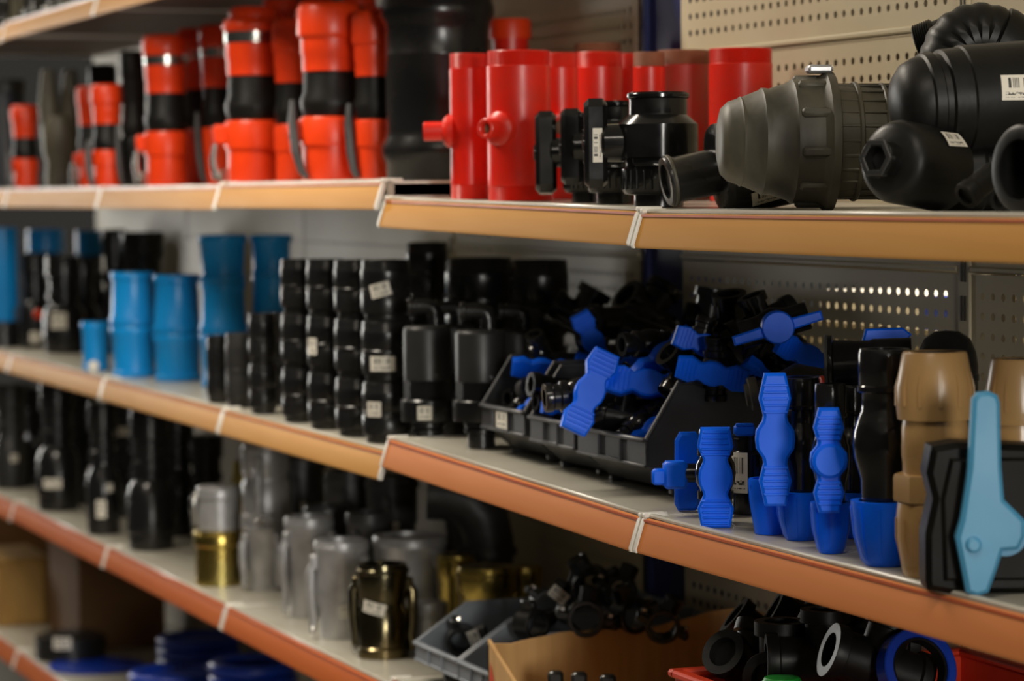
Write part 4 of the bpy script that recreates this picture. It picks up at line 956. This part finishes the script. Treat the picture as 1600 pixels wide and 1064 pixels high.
def camlock(x, y, z, R, H, label, m_=ALU, arms=(180,), kind=0, stick=None, arm_m=None):
    t = thing('camlock_coupling', label, 'coupling', (x, y, z), VR, 'metal camlock couplings')
    if kind == 0:      # cup with groove
        pr = [(0, 0), (R * .78, 0), (R * .80, 0.003), (R * .80, H * .28), (R * .90, H * .34), (R * .90, H * .55), (R * .95, H * .60), (R * .96, H * .88), (R, H * .90), (R, H * .97), (R * .96, H), (R * .82, H), (R * .80, H * .9), (0, H * .88)]
    elif kind == 1:    # plain cap
        pr = [(0, 0), (R * .92, 0), (R * .92, H * .70), (R, H * .74), (R, H * .94), (R * .95, H), (R * .5, H), (0, H * .99)]
    else:              # narrow spigot with groove
        pr = [(0, 0), (R, 0), (R, H * .1), (R * .94, H * .12), (R * .94, H * .50), (R * .86, H * .54), (R * .86, H * .60), (R * .94, H * .64), (R * .96, H * .90), (R * .90, H), (R * .72, H), (R * .72, H * .86), (0, H * .86)]
    part('body', MB().lathe(pr, 40), m_, t)
    part('rim_ring', MB().tubewall(R * 1.015, R * .86, H * .90, H * .955, 40), m_, t)
    for a in arms:
        M = R_(a, 'Z')
        ar = MB().tube([(R * .98, 0, H * .80), (R * 1.12, 0, H * .70), (R * 1.13, 0, H * .45), (R * 1.05, 0, H * .22), (R * 1.10, 0, H * .06)], [0.006, 0.009, 0.0085, 0.0075, 0.005], 10, M)
        ar.box((R * 1.0, 0, H * .78), (R * .3, R * .34, H * .16), 0.003, M)
        part('cam_arm', ar, arm_m or m_, t)
    if arms:
        part('pull_ring', MB().lathe([(0.008 + 0.0016 * math.cos(k * PI / 4), 0.0016 * math.sin(k * PI / 4)) for k in range(8)], 18, R_(arms[0], 'Z') @ T_(R * 1.10, 0, H * .0 + 0.012) @ R_(90, 'Y'), closed=True), STEEL, t)
    if stick: sticker(t, R * .96, *stick)
    return t
def cam(px, top, w, base=None, Y=None, **k):
    x, y, z, R, H = stand(px, top, w, 'L', Y, base); return camlock(x, y, z, R, H, **k), (x, y, z, R, H)
_, (x, y, z, R, H) = cam(340, 826, 84, 918, label='yellow brass cap at the front, a steel cup standing on it', m_=BRASS, arms=(), kind=1)
camlock(x, y, z + H + 0.001, R * .84, 0.085, 'steel cup standing on the brass cap', ALU, (188,), 1, arm_m=STEEL)
_, (x, y, z, R, H) = cam(414, 815, 80, 925, label='cast camlock at the foot of the tall silver stack', m_=ALU, arms=(-140, -60), kind=0)
camlock(x, y, z + H + 0.001, R * 1.0, pt(414, 695, y).z - z - H, 'cast camlock on top of the tall silver stack', ALU, (-100,), 2)
cam(482, 806, 78, 968, label='silver camlock right of the tall stack, arms hanging down', m_=ALU, arms=(-150, -20))
cam(532, 843, 86, 1002, label='silver camlock with a small label, left of the dark chrome one', m_=ALU, arms=(-165, -30), stick=(-80, 0.05, .016, .022))
cam(597, 880, 84, 1032, label='dark chrome-plated coupling with a tilted paper sticker', m_=CHROM, arms=(170, -5), kind=2, stick=(-108, 0.085, .040, .020, -0.22))
cam(668, 940, 64, 1022, label='short silver cup beside the dark chrome coupling', m_=ALU, arms=(), kind=1)
cam(640, 836, 116, Y=0.20, label='wide silver camlock behind the dark chrome coupling', m_=ALU, arms=(-40,), kind=0)
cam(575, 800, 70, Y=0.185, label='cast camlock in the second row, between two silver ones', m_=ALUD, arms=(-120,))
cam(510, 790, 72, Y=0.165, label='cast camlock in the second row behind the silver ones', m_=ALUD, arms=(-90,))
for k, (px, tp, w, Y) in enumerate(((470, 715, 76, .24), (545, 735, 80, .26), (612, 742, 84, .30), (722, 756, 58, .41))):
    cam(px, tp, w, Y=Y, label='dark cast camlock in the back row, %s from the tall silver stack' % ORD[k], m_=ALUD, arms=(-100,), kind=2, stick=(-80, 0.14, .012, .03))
bottle(382, 720, 40, 'L', Y=0.16, label='brass-coloured stub behind the steel cup', neck=.9, m_=BRASS)
for k, (px, tp, w, Y) in enumerate(((712, 866, 62, .25), (760, 884, 94, .22), (818, 884, 60, .31))):
    cam(px, tp, w, Y=Y, label='%s gold-plated ring behind the slate bins' % ('left' if k == 0 else 'middle, widest' if k == 1 else 'right'), m_=BRASS, arms=(), kind=1)
# big grey elbow at the back
P = pt(745, 850, 0.33); z = zsh('L', P.x); q = mpp(P)
t = thing('cast_elbow', 'large dark grey cast elbow behind the gold rings', 'pipe fitting', (P.x, P.y, z), VR)
H = P.z - z
part('elbow_body', MB().tube([(0.018, 0, 0), (0.018, 0, H + 0.01), (0.010, 0, H + 0.045), (-0.012, 0, H + 0.075), (-0.05, 0, H + 0.088), (-0.085, 0, H + 0.09)], [0.046, 0.046, 0.048, 0.048, 0.046, 0.046], 30), ALUD, t)
part('flange', MB().tubewall(0.052, 0.04, H - 0.02, H - 0.006, 32, T_(0.018, 0, 0)), ALUD, t)

# slate bins, black clamps, cardboard box, red crate
def bin_at(px, py, W, D, H, lab):
    d = ray(px, py); z = ZS['L'][1][0] + .0005; P = CAM + d * ((z - CAM.z) / d.z)
    return P
Xb = pt(735, 1000, 0.05)
bin_(-0.870, 0.035 + 0.19, 0.6915, 0.19, 0.38, 0.112, 'slate grey bin left of the cardboard box, black clamps inside', BINL)
bin_(-0.690, 0.035 + 0.19, 0.6915, 0.15, 0.38, 0.112, 'slate grey bin just behind the cardboard box', BINL)
def clamp(P, rot, label, sc=1.0, stick=False):
    t = thing('pipe_clamp', label, 'clamp', P, 0, 'black plastic pipe clamps', rot=rot.to_3x3()); t.scale = (sc,) * 3
    part('saddle', lambda: MB().tubewall(0.030, 0.022, -0.020, 0.020, 26, R_(90, 'X')), BLACK, t, 'saddle')
    part('boss', lambda: MB().lathe([(0.017, 0.026), (0.017, 0.05), (0.012, 0.052), (0.010, 0.05), (0, 0.045)], 8), BLACK, t, 'boss')
    for s_ in (-1, 1):
        part('ear', lambda s_=s_: MB().box((s_ * 0.037, 0, 0), (0.020, 0.036, 0.014), 0.003), BLACK, t, 'ear%d' % s_)
        part('bolt', lambda s_=s_: MB().lathe([(0, 0.007), (0.006, 0.007), (0.006, 0.012), (0, 0.013)], 6, T_(s_ * 0.039, 0, 0)), STEEL, t, 'bolt%d' % s_)
    if stick: flat_sticker(t, T_(0, -0.0205, 0.026) @ R_(90, 'X'), 0.036, 0.022)
for k, (px, py, Y, a, b, c, sc, st, lab) in enumerate((
 (722, 1000, 0.10, 0, 10, 70, .8, True, 'black clamp with a white sticker in the left slate bin'),
 (855, 945, 0.17, 10, 0, 40, .85, True, 'black clamp with a curved white sticker on the bin edge'),
 (925, 915, 0.27, 0, 10, -30, 1.0, False, 'black clamp topmost of the clamp heap'),
 (965, 925, 0.30, 20, 0, 30, .9, False, 'black clamp right of the topmost one'),
 (895, 930, 0.26, -20, 0, 15, .8, False, 'black clamp left of the topmost one'),
 (915, 965, 0.17, 0, 0, 10, .9, False, 'black clamp lying in the right slate bin'),
 (985, 960, 0.24, 30, 0, -20, .9, False, 'black clamp in the right slate bin near the cardboard rim'),
 (1035, 975, 0.26, 0, 10, 25, .85, False, 'black clamp at the right end of the slate bin'),
 (830, 975, 0.13, 40, 0, 80, .8, False, 'black clamp leaning in the right slate bin'))):
    clamp(pt(px, py, Y), R_(VR + a, 'Z') @ R_(b, 'X') @ R_(c, 'Y'), lab, sc, st)
# cardboard box with a torn rim
X0, X1, Y0, Y1, zb = -0.598, -0.06, 0.016, 0.434, 0.6905
t = thing('cardboard_box', 'open cardboard box with a torn top edge, cut off by the bottom of the picture', 'box', (X0, Y0, zb))
def wall(P0, P1, hs, th=0.005):
    """corrugated wall from P0 to P1 (local x,y), heights along it"""
    a, b = Vector(P0), Vector(P1); d = (b - a).normalized(); nrm = Vector((-d.y, d.x)) * th; n = len(hs); mb = MB(); vs_ = []; fs = []
    for i, h in enumerate(hs):
        p = a.lerp(b, i / (n - 1)); q_ = p + nrm
        vs_ += [(p.x, p.y, 0), (p.x, p.y, h), (q_.x, q_.y, h), (q_.x, q_.y, 0)]
    for i in range(n - 1):
        o = i * 4
        for k in range(4): fs.append((o + k, o + (k + 1) % 4, o + 4 + (k + 1) % 4, o + 4 + k))
    fs.append((3, 2, 1, 0)); o = (n - 1) * 4; fs.append((o, o + 1, o + 2, o + 3))
    return mb.add(vs_, fs)
DX, DY = X1 - X0, Y1 - Y0
rr = random.Random(3)
part('far_side', wall((0, DY), (0, 0), [0.138 - 0.026 * (i / 23) + 0.004 * math.sin(i * .5) - 0.012 * (i / 23) * (1 - i / 23) * 2 + rr.uniform(-.0015, .0015) for i in range(24)]), CARD, t)
part('back_side', wall((0, DY - .006), (DX, DY - .006), [0.136 - 0.03 * i / 11 + rr.uniform(-.001, .001) for i in range(12)]), CARD, t)
part('front_side', wall((0.0, 0.0), (DX, 0.0), [0.115 - 0.055 * min(1, i / 4) + rr.uniform(-.001, .001) for i in range(18)]), CARD, t)
part('near_side', wall((DX, 0), (DX, DY), [0.06 + rr.uniform(-.001, .001) for i in range(12)]), CARD, t)
part('box_bottom', MB().box((DX / 2, DY / 2, 0.003), (DX, DY, 0.005)), CARD, t)
part('red_mark', MB().add([(0.0, -0.0008, 0.0), (0.06, -0.0008, 0.0), (0.012, -0.0008, 0.085)], [(0, 1, 2)]), REDCR, t, label='red printed triangle')
# red crate in front
t = thing('red_crate', 'red plastic crate at the bottom right, full of black fittings', 'crate', (0.245, 0.235, 0.6910))
cw, cdp, chh = 0.46, 0.40, 0.160
for nm, c, d in (('side_wall', (-cw / 2, 0, chh / 2), (0.006, cdp, chh)), ('side_wall', (cw / 2, 0, chh / 2), (0.006, cdp, chh)), ('end_wall', (0, -cdp / 2, chh / 2), (cw, 0.006, chh)), ('end_wall', (0, cdp / 2, chh / 2), (cw, 0.006, chh)), ('crate_floor', (0, 0, 0.004), (cw, cdp, 0.006))):
    part(nm, MB().box(c, d, 0.002), REDCR, t)
rim = MB()
for c, d in (((-cw / 2, 0, chh), (0.018, cdp + .018, 0.010)), ((cw / 2, 0, chh), (0.018, cdp + .018, 0.010)), ((0, -cdp / 2, chh), (cw, 0.018, 0.010)), ((0, cdp / 2, chh), (cw, 0.018, 0.010))): rim.box(c, d, 0.003)
part('rim', rim, REDCR, t)
for k, (px, py, Y, a, c, r, L, lab) in enumerate((
 (1165, 1045, 0.10, 50, 30, .026, .055, 'black open-ended fitting at the left of the red crate'),
 (1200, 1005, 0.20, 0, -50, .026, .07, 'black fitting rising at the back left of the red crate'),
 (1270, 985, 0.22, 0, -60, .026, .07, 'black fitting topmost in the red crate'),
 (1340, 1000, 0.20, 10, 5, .028, .07, 'black fitting in the middle of the red crate'),
 (1290, 1030, 0.13, 0, 0, .027, .07, 'black fitting lying across the front of the red crate'),
 (1370, 1040, 0.13, 10, 20, .028, .06, 'black fitting beside the blue ring in the red crate'),
 (1222, 1056, 0.10, 60, 0, .030, .04, 'small black fitting near the green cap'))):
    loose_tee(pt(px, py, Y), R_(VR + a, 'Z') @ R_(c, 'Y'), lab, r, L, m_=BLACKM)
P = pt(1432, 1045, 0.15)
t = thing('blue_hose_ring', 'deep blue ring at the right of the red crate', 'ring', P, VR)
part('ring_body', MB().tubewall(0.045, 0.034, -0.012, 0.012, 40, R_(70, 'X') @ R_(20, 'Y')), DBLUE, t); part('inner_band', MB().tubewall(0.0345, 0.031, -0.010, 0.010, 40, R_(70, 'X') @ R_(20, 'Y')), BLACKM, t)
P = pt(1262, 1018, 0.13)
t = thing('blue_stopcock', 'small bright blue stopcock among the black crate fittings', 'stopcock', P, VR)
part('knob_body', MB().lathe([(0, 0), (0.010, 0), (0.011, 0.006), (0.006, 0.012), (0, 0.012)], 16), BLUE, t); part('knob_grip', MB().box((0, 0, 0.012), (0.016, 0.005, 0.008), 0.001), BLUE, t)
P = pt(1222, 1066, 0.06)
t = thing('green_cap', 'green cap at the bottom edge of the red crate', 'cap', P, VR)
part('cap_body', MB().lathe([(0.024, -0.02), (0.024, 0), (0.020, 0.006), (0, 0.008)], 28), GREEN, t); part('cap_rim', MB().tubewall(0.026, 0.02, -0.02, -0.014, 28), GREEN, t)
for k, (px, py, Y) in enumerate(((868, 1056, 0.06), (905, 1058, 0.07), (950, 1062, 0.08))):
    P = pt(px, py, Y)
    t = thing('black_lever', 'black lever end sticking up in the cardboard box, %s from the left' % ORD[k], 'handle', P, VR, 'levers in the cardboard box')
    part('lever_end', MB().box((0, 0, -0.008), (0.022, 0.02, 0.03), 0.004), BLACK, t); part('neck', MB().lathe([(0.006, -0.06), (0.006, 0)], 12), BLACK, t)

# ================================================================== BOTTOM LEVEL
for nm, lab, px, py, w, d, h, m_, Y in (
 ('storage_box', 'brown cardboard box at the back of the bottom shelf', 165, 880, .36, .22, .24, CARDD, .25),
 ('storage_box', 'dark brown box in the left corner of the bottom shelf', 20, 870, .36, .22, .26, CARDD, .25),
 ('wooden_block', 'yellowish wooden block at the lower left edge', 20, 945, .30, .14, .17, WOOD, .10)):
    P = pt(px, py, Y); z = zsh('B', P.x)
    t = thing(nm, lab, 'box', (P.x, P.y, z), 0)
    part('box_body', MB().box((0, 0, h / 2), (w, d, h), 0.004), m_, t); part('box_lid', MB().box((0, 0, h + .004), (w + .01, d + .01, .012), 0.003), m_, t)
x, y, z, R, H = stand(110, 985, 110, 'B', 0.10)
t = thing('dark_pump', 'dark round fitting with a pale label on the bottom shelf', 'pipe fitting', (x, y, z), VR)
part('drum', MB().lathe([(0, 0), (R, 0), (R, H * .8), (R * .7, H * .95), (0, H)], 30), BLACK, t); sticker(t, R, -95, H * .72, .045, .03)
for k, (px, top, w, Y, n) in enumerate(((310, 992, 130, .32, 3), (150, 1038, 150, .125, 2), (275, 1046, 150, .125, 2), (395, 1030, 140, .15, 2))):
    x, y, z, R, H = stand(px, top, w, 'B', Y)
    t = thing('blue_hose_coil', 'coil of deep blue hose on the bottom shelf, %s' % ('topmost and farthest back' if k == 0 else 'nearest the left edge' if k == 1 else 'in the middle of the front' if k == 2 else 'at the right of the heap'), 'hose coil', (x, y, z), 0, 'blue hose coils')
    nl = max(3, int(H / 0.024)); hr = H / nl / 2
    for q_ in range(nl):
        part('hose_turn', lambda: MB().lathe([(R - hr + hr * 1.02 * math.cos(a * PI / 6), hr * 1.02 * math.sin(a * PI / 6)) for a in range(12)], 36, closed=True), DBLUE, t, ('turn', k), loc=(0, 0, hr + q_ * 2 * hr))
    part('core', MB().lathe([(R - 2 * hr, 0), (R - 2 * hr, H * .9), (0, H * .9)], 30), DBLUE, t)

# ================================================================== sub-parts go under the part they belong to
NEST = [('sticker', ('handle', 'lip', 'base_nut', 'coupler_body', 'fitting_body', 'union_body', 'drum', 'saddle', 'body')),
        ('bore', ('nipple', 'socket_rim', 'sleeve_body', 'coupling_body', 'tube_body', 'barrel', 'upper_nut', 'body')),
        ('strip_line', ('price_strip',)), ('label_frame', ('lip',)), ('hub', ('handle', 'lever')), ('lever_pin', ('lever',)), ('handle_cap', ('handle',)),
        ('top_plug', ('cap',)), ('clamp_band', ('collar',)), ('pull_ring', ('cam_arm',)), ('slot_row', ('post',)), ('nut_ribs', ('body',)),
        ('centre_ridge', ('coupler_body',)), ('hook_lever', ('lug',)), ('outlet_lip', ('outlet_elbow',)), ('spout_ring', ('body',)), ('mouth_ring', ('body',)),
        ('mouth_rim', ('body',)), ('top_ring', ('body',)), ('rim_ring', ('body',)), ('plug', ('fitting_body',)), ('face_plate', ('body',)), ('key', ('knob',)), ('red_mark', ('front_side',))]
bare = lambda o: o.name.split('.')[0]
for root in [o for o in COL.objects if o.parent is None and o.type == 'EMPTY']:
    kids = list(root.children)
    for cn, pn in NEST:
        for c in [k for k in kids if bare(k) == cn and k.parent == root]:
            for p_ in pn:
                ps = [k for k in kids if bare(k) == p_ and k.parent == root and k is not c]
                if ps:
                    lm = ps[0].matrix_basis.inverted() @ c.matrix_basis
                    c.parent = ps[0]; c.matrix_basis = lm; break
    for e, b in zip([k for k in kids if bare(k) == 'ear'], [k for k in kids if bare(k) == 'bolt']): b.parent = e
